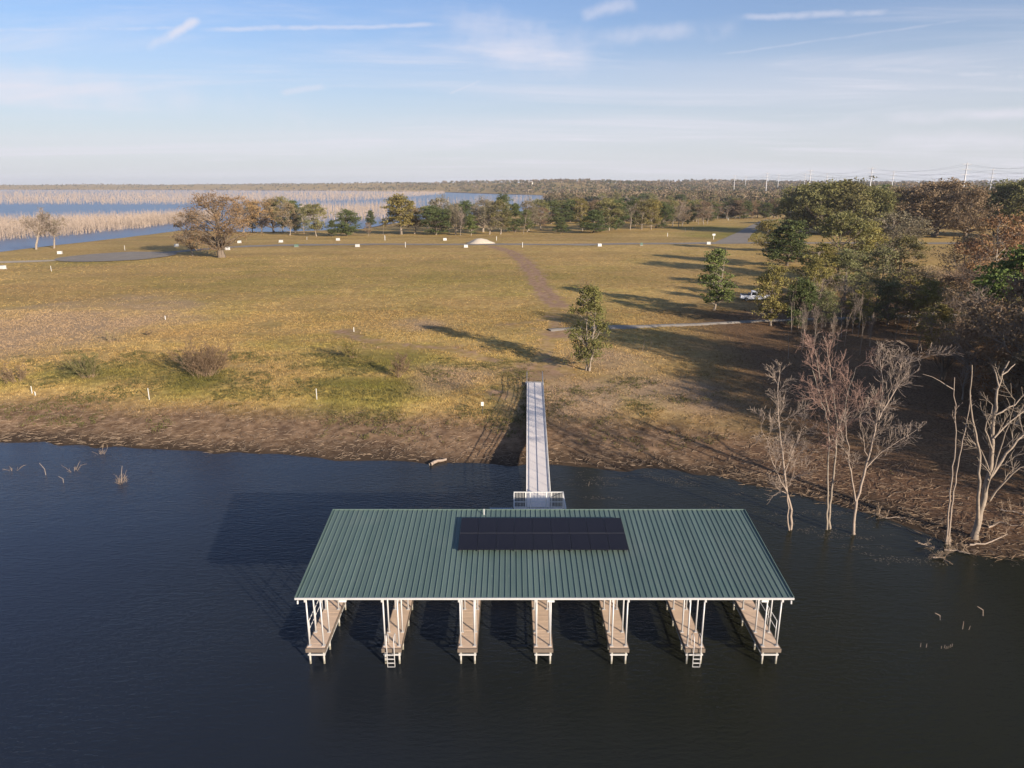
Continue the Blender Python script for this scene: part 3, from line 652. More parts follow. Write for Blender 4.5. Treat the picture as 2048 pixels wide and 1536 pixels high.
for yy_ in (6.0, 12.5, 19.0):
    MB().box(-GW, GW, yy_-.06, yy_+.06, yy_*GSl-.19, yy_*GSl-.055).build('cross_beam', M['white_steel'], gang)
    for s in (-1, 1):
        MB().tube([(s*.7, yy_, -2.6), (s*.7, yy_, yy_*GSl-.16)], .06, 8).build('support_pile', M['pile'], gang, sm=True)
MB().box(-GW-.2, GW+.2, GL-.1, GL+.7, GL*GSl-.6, GL*GSl-.06).build('abutment', M['concrete'], gang)
# ------------------------------------------------------------------ tree building
def seg_tubes(segs, n=4):
    segs = np.asarray(segs, float); P0, P1 = segs[:, :3], segs[:, 3:6]; d = P1-P0; d /= np.linalg.norm(d, axis=1)[:, None]+1e-9
    ref = np.where(np.abs(d[:, 2:3]) > .9, np.array([[1., 0, 0]]), np.array([[0, 0, 1.]]))
    a = np.cross(d, ref); a /= np.linalg.norm(a, axis=1)[:, None]+1e-9; b = np.cross(d, a)
    t = np.arange(n)*2*math.pi/n
    ring = np.cos(t)[None, :, None]*a[:, None]+np.sin(t)[None, :, None]*b[:, None]
    V = np.concatenate([P0[:, None]+ring*segs[:, 6, None, None], P1[:, None]+ring*segs[:, 7, None, None]], 1)
    i = np.arange(n); q = np.stack([i, (i+1) % n, n+(i+1) % n, n+i], 1)
    Fq = (np.arange(len(segs))*2*n)[:, None, None]+q[None]
    return V.reshape(-1, 3), Fq.reshape(-1, 4)
def tube_mesh(name, segs, mat, n=4):
    V, Fq = seg_tubes(segs, n); return np_mesh(name, V, [Fq], mat, None, n > 4)
def leaves_mesh(name, C, size, mat, r, tint, up=.35, extra=None):
    N = len(C); nrm = r.normal(size=(N, 3)); nrm[:, 2] += up; nrm /= np.linalg.norm(nrm, axis=1)[:, None]
    u = np.cross(nrm, r.normal(size=(N, 3))); u /= np.linalg.norm(u, axis=1)[:, None]+1e-9; w = np.cross(nrm, u)
    s = (size*r.uniform(.6, 1.35, N))[:, None]; fold = nrm*s*.25
    V = np.stack([C+u*s, C+w*s*.55+fold, C-u*s, C-w*s*.55+fold], 1).reshape(-1, 3)
    Fq = np.arange(N*4).reshape(N, 4)
    Fs = [Fq]; T = np.repeat(tint, 4)
    if extra is not None:
        V2, F2 = extra; Fs.append(F2+len(V)); V = np.concatenate([V, V2]); T = np.concatenate([T, np.full(len(V2), .25)])
    return np_mesh(name, V, Fs, mat, dict(tint=T))
def bend(r, a, b, k=5, sag=.12, jit=.025):
    a = np.asarray(a, float); b = np.asarray(b, float); L = np.linalg.norm(b-a); t = np.linspace(0, 1, k+1)[:, None]
    off = r.normal(size=3)*L*sag; off2 = np.array([0, 0, -L*.10])
    return a+(b-a)*t+(off+off2)*(4*t*(1-t))*.5+np.concatenate([[np.zeros(3)], r.normal(size=(k-1, 3))*L*jit, [np.zeros(3)]])
def poly_segs(P, r0, r1):
    rr = np.linspace(r0, r1, len(P)); return [np.concatenate([P[i], P[i+1], [rr[i], rr[i+1]]]) for i in range(len(P)-1)]
def grow(r, segs, p, d, L, rad, lvl, mx, P):
    n = P.get('n', 4); d = d/np.linalg.norm(d); step = L/n; pts = [p]
    for i in range(n):
        d = d+r.normal(size=3)*P['wob']+np.array([0, 0, P['up']]); d /= np.linalg.norm(d)
        q = p+d*step; ra = rad*(1-.75*i/n) if lvl else rad*(1-.5*i/n); rb = rad*(1-.75*(i+1)/n) if lvl else rad*(1-.5*(i+1)/n)
        segs.append((lvl, np.concatenate([p, q, [max(ra, P['rmin']), max(rb, P['rmin'])]])))
        p = q
        if lvl < mx and i >= (P['first'] if lvl == 0 else 0):
            for _ in range(P['kids'] if r.random() < .85 else P['kids']-1):
                ax = r.normal(size=3); ax -= d*np.dot(ax, d); ax /= np.linalg.norm(ax)+1e-9
                an = r.uniform(*P['ang']); nd = d*math.cos(an)+ax*math.sin(an)
                grow(r, segs, p, nd, L*P['ratio']*r.uniform(.6, 1.15)*(1-.35*i/n), max(rb*.62, P['rmin']), lvl+1, mx, P)
def envelope(kind, h):
    if kind == 'round': return np.sqrt(np.clip(1-(2*h-1)**2, 0, 1))
    if kind == 'dome': return np.sqrt(np.clip(1-h**2.2, 0, 1))*(.72+.28*np.clip(h*4, 0, 1))
    if kind == 'cone': return np.clip(1-h, 0, 1)**.72*np.clip(.55+h*3, 0, 1)
    if kind == 'column': return np.clip(np.sin(np.clip(h*.86+.12, 0, 1)*math.pi), 0, 1)**.55
    return np.ones_like(h)
PROTO = {}
def make_leafy(key, seed, R, h0, K, lp, leaf, env, lmat, bark='bark', trunk=.22, clump=.9, sparse=0, fork=1, lean=0.0, flat=.6):
    r = np.random.default_rng(seed); H = 10.0; lp = int(lp*1.5); leaf = leaf*.78
    hh = r.uniform(0, 1, K)**.9; ang = np.arange(K)*2.39996+r.uniform(-.5, .5, K)
    rad = envelope(env, hh)*R*np.sqrt(r.uniform(.12, 1, K))*r.uniform(.72, 1.12, K)
    C = np.stack([rad*np.cos(ang), rad*np.sin(ang), h0+hh*(H-h0-.3)], 1)
    tr = []; br = []
    tops = []
    for f in range(fork):
        off = np.array([0, 0, 0.]) if fork == 1 else np.array([math.cos(f*2.6)*.35, math.sin(f*2.6)*.35, 0])
        top = off*2+np.array([r.normal()*.4+lean, r.normal()*.4, H*.86])
        P = bend(r, off*.6+np.array([0, 0, -.5]), top, 9, .02, .006); tr += poly_segs(P, trunk, trunk*.18); tops.append(P)
        tr.append(np.concatenate([off*.6+[0, 0, -.5], off*.6+[0, 0, .45], [trunk*1.35, trunk*1.0]]))
    for k in range(K):
        P = tops[k % fork]; zt = max(h0*.7, C[k, 2]-rad[k]*.75-.4); j = np.interp(zt, P[:, 2], np.arange(len(P)))
        a = P[int(j)]+(P[min(int(j)+1, len(P)-1)]-P[int(j)])*(j-int(j))
        B = bend(r, a, C[k], 4, .10); r0 = trunk*(.16+.30*rad[k]/max(R, .1)); (tr if r0 > trunk*.34 else br).extend(poly_segs(B, r0, .02))
        for _ in range(5):
            e = C[k]+r.normal(size=3)*clump*np.array([1, 1, .7]); br += poly_segs(bend(r, B[3], e, 2, .1), .022, .008)
    L = []; T = []
    for k in range(K):
        n = int(lp*r.uniform(.5, 1.35)*(1-sparse*r.random())); cs = clump*r.uniform(.7, 1.3)
        g = r.normal(size=(n, 3)); g /= np.linalg.norm(g, axis=1)[:, None]; g *= (r.uniform(0, 1, n)**.42)[:, None]*cs*1.25*np.array([1, 1, flat])
        sub = r.normal(size=(9, 3))*cs*.8*np.array([1, 1, flat]); g = g*.55+sub[r.integers(0, 9, n)]*.8
        L.append(C[k]+g); T.append(np.clip(r.uniform(.05, .95)*.6+r.uniform(0, .4, n)+.10*(C[k, 2]-5)/5, 0, 1))
    L = np.concatenate(L); T = np.concatenate(T); ok = L[:, 2] > .25; L = L[ok]; T = T[ok]
    tm = tube_mesh('trunk', tr, M[bark], 6)
    cmh = leaves_mesh('crown', L, leaf, M[lmat], r, T)
    bm_ = tube_mesh('branches', br, M[bark], 3)
    q = np.percentile(np.abs(L[:, :2]), 96, axis=0).mean(); top = np.percentile(L[:, 2], 99.5)
    PROTO.setdefault(key, []).append((tm, cmh, bm_, float(q*2), float(top)))
def make_bare(key, seed, R, bark, twig, kids=2, mx=4, trunk=.16, ang=(.35, .95), up=.03, wob=.13, ratio=.66, first=1, rmin=.014, stems=1, moss=None, mossn=0, L0=None):
    r = np.random.default_rng(seed); segs = []
    for s in range(stems):
        d = np.array([r.normal()*.12*(stems > 1)*2, r.normal()*.12*(stems > 1)*2, 1.0])
        grow(r, segs, np.array([r.normal()*.12*(stems > 1), r.normal()*.12*(stems > 1), -.4]), d, (L0 or 5.6)*r.uniform(.85, 1.1), trunk, 0, mx, dict(n=4, wob=wob, up=up, first=first, kids=kids, ang=ang, ratio=ratio, rmin=rmin))
    A = np.array([x[1] for x in segs]); lv = np.array([x[0] for x in segs])
    top = A[:, 5].max(); A[:, [2, 5]] *= 10/top; w = np.percentile(np.abs(A[:, 3:5]), 97, axis=0).mean()*2
    k = R*2/w; A[:, [0, 1, 3, 4]] *= k
    tm = tube_mesh('trunk', A[lv <= 1], M[bark], 6); tw_ = tube_mesh('crown', A[lv > 1], M[twig], 3); cm2 = None
    if moss:
        tips = A[lv >= mx-1][:, 3:6]; C = tips[r.integers(0, len(tips), mossn)]+r.normal(size=(mossn, 3))*.22
        cm2 = leaves_mesh('leaves', C, .16, M[moss], r, r.uniform(0, 1, mossn), 0)
    PROTO.setdefault(key, []).append((tm, tw_, cm2, R*2, 10.0))
for v in range(3):
    make_leafy('oak', 100+v, 6.2, 1.8, 70, 120, .26, 'dome', 'leaf_olive', 'bark', .42, 1.25, .3)
    make_leafy('oak_brown', 110+v, 6.0, 1.9, 64, 95, .24, 'dome', 'leaf_brown', 'bark', .42, 1.2, .45)
    make_leafy('round_dark', 120+v, 3.7, .9, 50, 130, .23, 'round', 'leaf_dark', 'bark', .22, .95, .2)
    make_leafy('round_olive', 130+v, 3.4, 2.2, 42, 110, .22, 'round', 'leaf_olive', 'bark_pale', .18, .9, .35)
    make_leafy('yellow', 140+v, 3.2, 1.4, 46, 110, .21, 'round', 'leaf_yellow', 'bark_pale', .16, .85, .4)
    make_leafy('pale', 150+v, 3.0, 1.6, 46, 70, .17, 'cone', 'leaf_palegreen', 'bark_pale', .14, .8, .4)
make_leafy('oak_moss', 160, 5.2, 2.0, 52, 80, .24, 'dome', 'leaf_moss', 'bark_pale', .36, 1.0, .5)
make_leafy('oak_moss', 161, 5.4, 2.0, 52, 80, .24, 'dome', 'leaf_moss', 'bark_pale', .36, 1.0, .5)
for v in range(2):
    make_leafy('cone', 170+v, 2.9, 1.5, 54, 100, .20, 'cone', 'leaf_green', 'bark_pale', .16, .75, .2, flat=.45)
    make_leafy('cone_dark', 175+v, 3.3, 1.0, 56, 120, .22, 'cone', 'leaf_dark', 'bark', .18, .85, .2, flat=.5)
    make_leafy('autumn', 180+v, 3.6, 1.8, 44, 70, .21, 'round', 'leaf_orange', 'bark_pale', .18, .95, .5)
    make_leafy('brown', 185+v, 3.2, 1.6, 44, 64, .19, 'round', 'leaf_brown', 'bark_pale', .16, .9, .5)
    make_leafy('glossy', 190+v, 4.6, .8, 66, 120, .25, 'dome', 'leaf_bright', 'bark', .25, .95, .2)
    make_bare('bare', 200+v, 2.6, 'bark_pale', 'twig_grey', 2, 3, .13, first=0, ratio=.74, L0=6.5, rmin=.012)
    make_bare('bare_brown', 205+v, 3.2, 'bark', 'twig_brown', 2, 3, .15, stems=3, first=0, L0=5.5, ratio=.72)
    make_bare('sapling', 210+v, 1.5, 'bark_pale', 'twig_grey', 1, 3, .07, (.3, .8), first=1, L0=7)
    make_bare('moss_bare', 215+v, 3.6, 'bark_pale', 'twig_grey', 2, 4, .28, (.4, 1.0), first=1, moss='leaf_moss', mossn=500)
    make_bare('dead', 220+v, 2.0, 'timber', 'timber', 1, 3, .11, (.4, .9), first=1, rmin=.025)
make_leafy('column', 230, 2.3, 1.5, 58, 105, .16, 'column', 'leaf_fresh', 'bark_pale', .13, .62, .25, fork=2, flat=.9)
make_leafy('autumn_big', 240, 5.2, 1.9, 74, 85, .15, 'round', 'leaf_rust', 'bark', .36, 1.05, .55, fork=2)
make_leafy('leaning', 245, 4.4, 3.0, 56, 130, .24, 'dome', 'leaf_yellow', 'bark_pale', .28, 1.0, .3, lean=-1.2)
cnt = {}
def plant(key, loc, H, Wd, name, label, cat='tree', group=None, rz=None, sink=0.0):
    v = cnt.get(key, 0); cnt[key] = v+1; tm, cmh, ex, w0, h0 = PROTO[key][v % len(PROTO[key])]
    sx = Wd/w0; sz = H/h0
    e = empty(name, (loc[0], loc[1], loc[2]-sink), random.uniform(0, 6.28) if rz is None else rz)
    sc = (sx*random.uniform(.95, 1.05), sx*random.uniform(.95, 1.05), sz)
    t_ = obj('trunk', tm, e, scale=sc); c_ = obj('crown', cmh, e, scale=sc)
    if ex is not None: obj(ex.name.split('.')[0], ex, e, scale=sc)['kind'] = 'stuff'
    return tag(e, label, cat, group)
def tree(px, pyb, pyt, w, key, label, name='tree', group=None, Y=None, rz=None):
    if Y is None: p = gnd(px, pyb)
    else: x = (px-1024)/F*(Y/ray(px, pyb)[1]); p = np.array([x, Y, max(gz(x, Y), 0)])
    r = ray(px, pyt); H = CAM_H+r[2]*p[1]/r[1]-p[2]
    Wd = w/F*p[1]/r[1]*1.0
    return plant(key, p, max(H, 1.5), Wd, name, label, 'tree', group, rz)
# ------------------------------------------------------------------ shoreline trees standing in or by the water
def at(px, py, Y):
    r = ray(px, py); t = Y/r[1]; return np.array([r[0]*t, Y, CAM_H+r[2]*t])
def hero(name, label, base, limbs, bark, twig, seed, P, mx=3, dens=1.0, group='bare trees at the water edge'):
    r = np.random.default_rng(seed); b0 = px0(*base); Y0 = b0[1]
    zb = gz(b0[0], Y0); e = empty(name, (b0[0], Y0, 0)); O = np.array([b0[0], Y0, 0]); tr = []; segs = []
    for li, (pts, r0, r1, drift, tw) in enumerate(limbs):
        Q = []
        for i, q in enumerate(pts):
            k = i/max(1, len(pts)-1); Q.append(at(q[0], q[1], Y0+drift*k)-O)
        if li == 0 or pts[0][1] >= base[1]-4: Q[0] = np.array([Q[0][0], Q[0][1], min(zb, 0)-.5])
        D_ = []
        for a, b2 in zip(Q[:-1], Q[1:]):
            n = max(2, int(np.linalg.norm(b2-a)/.55))
            for k in range(n): D_.append(a+(b2-a)*k/n+(r.normal(size=3)*.035 if k else 0))
        D_.append(Q[-1]); D_ = np.array(D_); r0 *= .72; r1 *= .8; tr += poly_segs(D_, r0, r1)
        if li == 0 or pts[0][1] >= base[1]-4: tr.append(np.concatenate([D_[0], D_[0]+[0, 0, 1.1], [r0*1.5, r0*1.02]]))
        n = len(D_); start = int(n*tw[0])
        for i in range(start, n):
            if r.random() < tw[1]*dens:
                d = D_[min(i+1, n-1)]-D_[max(i-1, 0)]; d /= np.linalg.norm(d)+1e-9
                ax = r.normal(size=3); ax -= d*np.dot(ax, d); ax /= np.linalg.norm(ax)+1e-9; an = r.uniform(.4, 1.0)
                grow(r, segs, D_[i], d*math.cos(an)+ax*math.sin(an), tw[2]*1.5*(1-.35*i/n)*r.uniform(.5, 1.2), max((r0+(r1-r0)*i/n)*.45, .016), 1, mx, P)
    obj('trunk', tube_mesh('trunk', tr, M[bark], 7), e)
    if segs:
        zt = at(base[0], min(q[1] for l_ in limbs for q in l_[0])-14, Y0)[2]; A_ = np.array([s_[1] for s_ in segs]); A_ = A_[np.maximum(A_[:, 2], A_[:, 5]) < zt]
        obj('crown', tube_mesh('crown', A_, M[twig], 3), e)
    return tag(e, label, 'tree', group)
TW = dict(n=4, wob=.13, up=.035, first=0, kids=2, ang=(.4, .85), ratio=.70, rmin=.009)
hero('bare_tree', 'slender pale bare tree standing in water, nearest the dock roof', (1585, 1060),
     [([(1585, 1062), (1583, 1020), (1572, 970), (1564, 900), (1556, 830), (1556, 770), (1560, 738)], .15, .03, .6, (.35, .75, 1.7)),
      ([(1581, 1060), (1575, 985), (1545, 925), (1535, 880), (1522, 858)], .09, .015, -1.2, (.4, .6, 1.2)),
      ([(1568, 950), (1590, 890), (1612, 850)], .05, .012, 1.0, (.3, .6, 1.1))], 'bark_white', 'twig_grey', 31, TW)
hero('bare_tree', 'tall twin-stemmed bare tree with reddish twigs standing in water', (1656, 1058),
     [([(1655, 1060), (1655, 1000), (1656, 920), (1657, 850), (1640, 790), (1625, 740)], .12, .03, -.5, (.5, .7, 1.5)),
      ([(1659, 1058), (1663, 980), (1672, 900), (1674, 840), (1664, 770), (1655, 710), (1646, 672)], .13, .025, .5, (.42, .8, 1.9)),
      ([(1672, 880), (1690, 820), (1700, 770), (1712, 735)], .07, .015, 1.2, (.2, .7, 1.5)),
      ([(1660, 830), (1640, 760), (1630, 700)], .06, .015, -1.0, (.2, .7, 1.4))], 'bark_pale', 'twig_red', 32, TW)
hero('bare_tree', 'forked bare tree with a wide grey crown standing in water', (1708, 1068),
     [([(1707, 1070), (1709, 1030), (1713, 1000), (1722, 970), (1732, 930), (1745, 880), (1757, 830), (1765, 780), (1760, 720)], .17, .025, .8, (.45, .8, 1.8)),
      ([(1711, 1002), (1704, 960), (1697, 910), (1692, 860), (1690, 820)], .09, .02, -.8, (.4, .7, 1.4)),
      ([(1733, 935), (1762, 905), (1800, 880), (1830, 862)], .06, .012, .8, (.3, .7, 1.2)),
      ([(1757, 840), (1785, 790), (1815, 745), (1825, 705)], .07, .015, 1.2, (.15, .8, 1.6))], 'bark_white', 'twig_grey', 33, TW)
hero('bare_tree', 'thin white double stem of a dead tree by the right shore', (1897, 1088),
     [([(1897, 1090), (1902, 1030), (1912, 950), (1925, 880), (1938, 820), (1942, 790)], .10, .03, .3, (.6, .25, 1.0)),
      ([(1894, 1086), (1897, 1020), (1905, 950), (1911, 880), (1912, 810), (1909, 755)], .09, .03, -.3, (.6, .3, 1.1)),
      ([(1909, 780), (1880, 762), (1845, 748)], .045, .012, .4, (.3, .3, .6))], 'bark_white', 'twig_grey', 34, TW, 2)
hero('dead_snag', 'thick broken dead tree with jagged pale limbs at the right edge', (1950, 1082),
     [([(1947, 1084), (1958, 1040), (1970, 980), (1982, 930), (1985, 870), (1992, 800), (2005, 745), (2018, 722)], .34, .05, .5, (.5, .35, 1.0)),
      ([(1956, 1050), (1958, 980), (1960, 910), (1945, 840), (1940, 800), (1944, 730)], .17, .04, -1.0, (.4, .3, .9)),
      ([(1975, 960), (2005, 920), (2035, 880), (2075, 850)], .16, .05, .9, (.2, .6, 1.3)),
      ([(1980, 1000), (2008, 965), (2040, 935), (2070, 925)], .11, .03, -.8, (.2, .6, 1.2)),
      ([(1985, 900), (1970, 860), (1985, 810)], .09, .03, -.8, (.4, .3, .8)),
      ([(1990, 830), (2030, 810), (2060, 775)], .09, .025, 1.0, (.2, .6, 1.1)),
      ([(1998, 775), (1992, 748), (1988, 740)], .08, .035, .3, (.6, .2, .5)),
      ([(2003, 750), (2022, 735), (2030, 728)], .07, .03, .6, (.6, .2, .5)),
      ([(1984, 880), (2018, 845), (2050, 820), (2085, 812)], .10, .03, 1.4, (.1, .9, 1.5)), ([(1972, 985), (2000, 900), (2018, 850), (2030, 800)], .09, .025, -.9, (.2, .8, 1.3)), ([(1978, 940), (1962, 900), (1938, 880)], .06, .02, .8, (.2, .7, 1.0))], 'bark_snag', 'bark_snag', 35, TW, 2)
# ------------------------------------------------------------------ single trees on the field
tree(1176, 742, 572, 72, 'column', 'lone green two-stemmed tree beside the top of the gangway', 'leafy_tree')
tree(1428, 621, 500, 62, 'cone', 'lone conical green tree on the field left of the pickup', 'leafy_tree')
tree(443, 515, 387, 126, 'autumn_big', 'big spreading rust-coloured tree by the left lane', 'autumn_tree')
tree(386, 511, 424, 66, 'brown', 'smaller brown tree left of the big rust-coloured tree', 'autumn_tree')
tree(72, 499, 414, 66, 'moss_bare', 'mossy bare tree on the left shore, leftmost of two', 'bare_tree')
tree(108, 497, 422, 52, 'moss_bare', 'mossy bare tree on the left shore, right one of two', 'bare_tree')
SG = 'trees in the grove on the left shore'
for a in [(488, 466, 393, 56, 'autumn', 'rusty tree at the left end of the shore grove'), (524, 466, 401, 48, 'autumn', 'second rusty tree from the left in the shore grove'),
          (548, 465, 396, 46, 'oak_brown', 'tall brown-green tree in the middle of the shore grove'), (566, 465, 394, 40, 'round_olive', 'olive tree right of the middle of the shore grove'),
          (580, 471, 404, 36, 'brown', 'brown tree with dark trunk in front of the shore grove'), (590, 466, 402, 30, 'cone_dark', 'dark green tree towards the right end of the shore grove'),
          (608, 467, 414, 32, 'pale', 'thin pale tree at the right end of the shore grove'), (505, 464, 404, 40, 'yellow', 'yellowish tree between the two rusty shore grove trees'),
          (633, 473, 408, 40, 'round_olive', 'olive tree standing just right of the shore grove'), (665, 473, 441, 17, 'cone_dark', 'small dark fir-like tree left of the round green tree'),
          (694, 472, 419, 44, 'round_dark', 'round green tree right of the small dark fir-like tree')]:
    tree(*a[:5], a[5], 'leafy_tree', SG)
MG = 'trees beyond the lane near the gravel heap'
for a in [(742, 453, 421, 16, 'cone_dark', 'small dark conifer-like tree beside the leaning tree'), (737, 472, 445, 14, 'brown', 'thin brown sapling left of the leaning tree'),
          (767, 471, 440, 13, 'sapling', 'bare sapling in front of the leaning tree'), (802, 469, 391, 70, 'leaning', 'leaning tree with pale limbs and a full green crown'),
          (829, 468, 413, 36, 'brown', 'grey-brown tree between the leaning tree and the dark bush'), (872, 470, 413, 62, 'round_dark', 'broad dark green tree left of the gravel heap'),
          (884, 464, 390, 60, 'oak_moss', 'grey mossy tree rising behind the broad dark green tree'), (911, 470, 406, 32, 'oak_moss', 'narrow mossy tree right of the broad dark green tree'),
          (921, 471, 411, 24, 'bare', 'thin bare tree left of the gravel heap'), (942, 471, 430, 23, 'cone', 'small conical green tree behind the gravel heap'),
          (966, 464, 394, 62, 'oak_moss', 'wide grey-green mossy oak behind the gravel heap'), (979, 469, 402, 40, 'oak_moss', 'thick-trunked mossy oak just right of the gravel heap'),
          (1001, 469, 401, 44, 'round_olive', 'olive green tree right of the mossy oaks'), (1006, 452, 389, 34, 'round_dark', 'tall dark tree rising behind the olive green tree'),
          (1030, 465, 408, 28, 'cone_dark', 'dark narrow tree left of the thin grey tree'), (1047, 468, 415, 20, 'sapling', 'thin grey leafless tree among the green ones beyond the lane'),
          (1057, 462, 396, 40, 'oak_moss', 'mossy-topped tree behind the thin grey tree'), (1054, 464, 420, 24, 'cone', 'low green tree right of the thin grey tree'),
          (1082, 460, 415, 42, 'brown', 'brownish tree at the right end of the near grove'), (1102, 448, 401, 46, 'round_dark', 'dark green tree left of the far white vehicle'),
          (1076, 450, 399, 40, 'round_olive', 'olive tree rising behind the brownish tree'), (855, 457, 412, 40, 'round_olive', 'olive tree in the shade behind the dark bush'), (930, 456, 402, 44, 'round_dark', 'dark crown showing between the mossy trees')]:
    tree(*a[:5], a[5], 'leafy_tree', MG)
ORD = 'first second third fourth fifth sixth seventh eighth ninth tenth eleventh twelfth thirteenth fourteenth fifteenth sixteenth seventeenth eighteenth nineteenth twentieth'.split()
ORD += ['twenty-'+o_ for o_ in ORD[:9]]+['thirtieth']
RG = 'trees in the row beyond the lane to the right'
row = [(1122, 467, 435, 25, 'cone_dark', 'small dark conical tree alone before the right-hand row'), (1187, 466, 421, 46, 'cone_dark', 'broad dark conical tree at the front of the right-hand row'),
       (1142, 440, 398, 28, 'round_olive', 'tree just right of the far white vehicle'), (1165, 462, 398, 30, 'yellow', 'slim yellowish tree left of the broad dark conical tree'),
       (1218, 461, 397, 50, 'round_olive', 'full olive tree right of the broad dark conical tree'), (1233, 460, 399, 40, 'round_dark', 'dark tree second after the broad conical one'),
       (1260, 460, 402, 38, 'bare', 'bare grey tree near the left of the right-hand row'), (1283, 459, 402, 38, 'round_olive', 'olive tree right of the bare grey row tree'),
       (1270, 452, 398, 34, 'round_dark', 'dark tree behind the bare grey row tree'), (1302, 459, 399, 34, 'yellow', 'yellowish tree in the middle of the right-hand row'),
       (1311, 456, 399, 36, 'brown', 'brown tree in the middle of the right-hand row'), (1325, 457, 404, 30, 'round_dark', 'dark tree right of the row middle'),
       (1345, 453, 400, 36, 'round_olive', 'olive tree left of the tall brown pair'), (1357, 455, 398, 32, 'bare', 'bare brown-grey tree of the tall pair in the row'),
       (1364, 453, 402, 34, 'brown', 'brown tree of the tall pair in the row'), (1376, 448, 404, 30, 'round_dark', 'dark tree right of the tall brown pair'),
       (1397, 449, 404, 30, 'bare', 'bare tree left of the pinkish brown tree'), (1407, 449, 402, 32, 'brown', 'pinkish brown tree near the water gap'), (1415, 448, 408, 28, 'bare', 'bare tree right of the pinkish brown tree')]
for a in row: tree(*a[:5], a[5], 'leafy_tree', RG)
for i, x in enumerate(np.arange(1428, 1556, 8.5)):
    tree(x+random.uniform(-2, 2), 436+random.uniform(-1, 2), 396+random.uniform(0, 12), random.uniform(24, 36), ['round_olive', 'brown', 'round_dark', 'bare', 'oak_brown'][i % 5],
         ORD[i]+' tree from the left in the far row along the water', 'leafy_tree', 'far row along the water')
for i, x in enumerate(np.arange(1120, 1420, 11)):
    tree(x+random.uniform(-3, 3), 443+random.uniform(-3, 2), 396+random.uniform(0, 9), random.uniform(30, 44), ['round_olive', 'round_dark', 'brown', 'oak_brown', 'yellow'][(i*3) % 5],
         ORD[i]+' tree from the left in the dense second line behind the right-hand row', 'leafy_tree', 'second line behind the right-hand row')
for i, x_ in enumerate(sorted(random.uniform(1088, 1420) for _ in range(30))):
    Y_ = float(np.interp(x_, [1085, 1130, 1220, 1320, 1420], [935, 880, 800, 740, 720]))+random.uniform(0, 40)
    tree(x_, 410, 388+random.uniform(-4, 8), random.uniform(14, 26), random.choice(['bare', 'bare', 'dead', 'round_dark', 'oak']), ORD[i]+' tree from the left along the front of the far wooded shore', 'shore_tree', 'front trees of the far wooded shore', Y=Y_)
# ------------------------------------------------------------------ woods on the right
OG = 'big oaks beyond the lane on the right'
for a in [(1612, 466, 368, 120, 'oak', 'big olive oak right of the side road, leftmost of the oaks'), (1648, 470, 364, 110, 'oak', 'big oak with a pale trunk, second of the oaks'),
          (1694, 470, 361, 120, 'oak', 'broad olive oak, third of the oaks from the side road'), (1735, 472, 376, 90, 'oak', 'lower oak in the dip between the two oak domes'),
          (1832, 467, 368, 125, 'oak_brown', 'wide brown oak with a black trunk over sunny grass'), (1790, 470, 374, 100, 'oak_brown', 'brown oak left of the wide black-trunked one'),
          (1868, 473, 360, 135, 'oak_brown', 'tallest brown oak with forked trunk on the sunny grass'), (1930, 478, 374, 90, 'oak_brown', 'brown oak between the tallest oak and the right dome'),
          (1990, 472, 364, 115, 'oak', 'dark domed oak near the right edge'), (2050, 476, 360, 130, 'oak', 'dark domed oak cut by the right edge'), (1760, 455, 372, 90, 'round_dark', 'dark green oak seen between the olive and brown domes')]:
    tree(*a[:5], a[5], 'oak_tree', OG)
TG = 'trees of the thicket on the right'
for a in [(1533, 503, 440, 50, 'yellow', 'olive tree at the junction end of the thicket'), (1574, 532, 441, 82, 'cone_dark', 'dark layered tree second in the thicket from the lane junction'),
          (1541, 652, 530, 76, 'yellow', 'yellow-green tree hiding the front of the pickup'), (1596, 656, 558, 54, 'round_dark', 'dark tree right of the yellow-green one by the pickup'),
          (1640, 590, 488, 80, 'yellow', 'yellow-green tree behind the pickup tree'), (1678, 565, 424, 92, 'round_olive', 'tall olive tree in front of the big oaks'),
          (1718, 565, 444, 62, 'yellow', 'golden green tree right of the tall olive tree'), (1785, 520, 426, 115, 'oak_moss', 'mossy tangled oak in front of the brown oaks'),
          (1748, 642, 490, 84, 'pale', 'pale feathery green tree in the middle of the thicket'), (1798, 562, 472, 74, 'round_olive', 'green tree right of the pale feathery one'),
          (1632, 644, 545, 58, 'bare', 'pale bare tree right of the pickup tree'), (1672, 648, 548, 60, 'bare', 'second pale bare tree in the thicket'), (1700, 646, 556, 50, 'bare_brown', 'brown bare tree left of the pale feathery tree'),
          (1832, 652, 532, 96, 'brown', 'thin brown tree right of the pale feathery tree'), (1790, 648, 560, 62, 'bare', 'bare tree under the green one in the thicket'), (1868, 620, 520, 80, 'bare_brown', 'grey-brown bare tree before the sunny gap'),
          (1932, 604, 490, 84, 'bare', 'pale bare tree in front of the orange crowns'), (1985, 604, 432, 130, 'autumn', 'large orange-brown tree near the right edge'), (1925, 584, 470, 90, 'brown', 'brown tree left of the large orange one'),
          (2050, 596, 425, 120, 'autumn', 'orange tree cut by the right edge'), (2022, 690, 497, 150, 'glossy', 'big glossy green tree at the right edge'), (1962, 790, 600, 150, 'brown', 'wide brown bushy tree below the glossy green tree'),
          (2045, 800, 625, 120, 'brown', 'rusty brown tree below the glossy green tree'), (1885, 760, 615, 110, 'bare_brown', 'grey twiggy tree left of the wide brown bushy one'), (2010, 760, 640, 110, 'autumn', 'orange-leaved low tree at the right edge of the thicket'),
          (1930, 700, 560, 90, 'bare', 'bare grey tree left of the glossy green tree'), (1960, 660, 540, 90, 'brown', 'brown tree tucked behind the glossy green tree')]:
    tree(*a[:5], a[5], 'thicket_tree', TG)
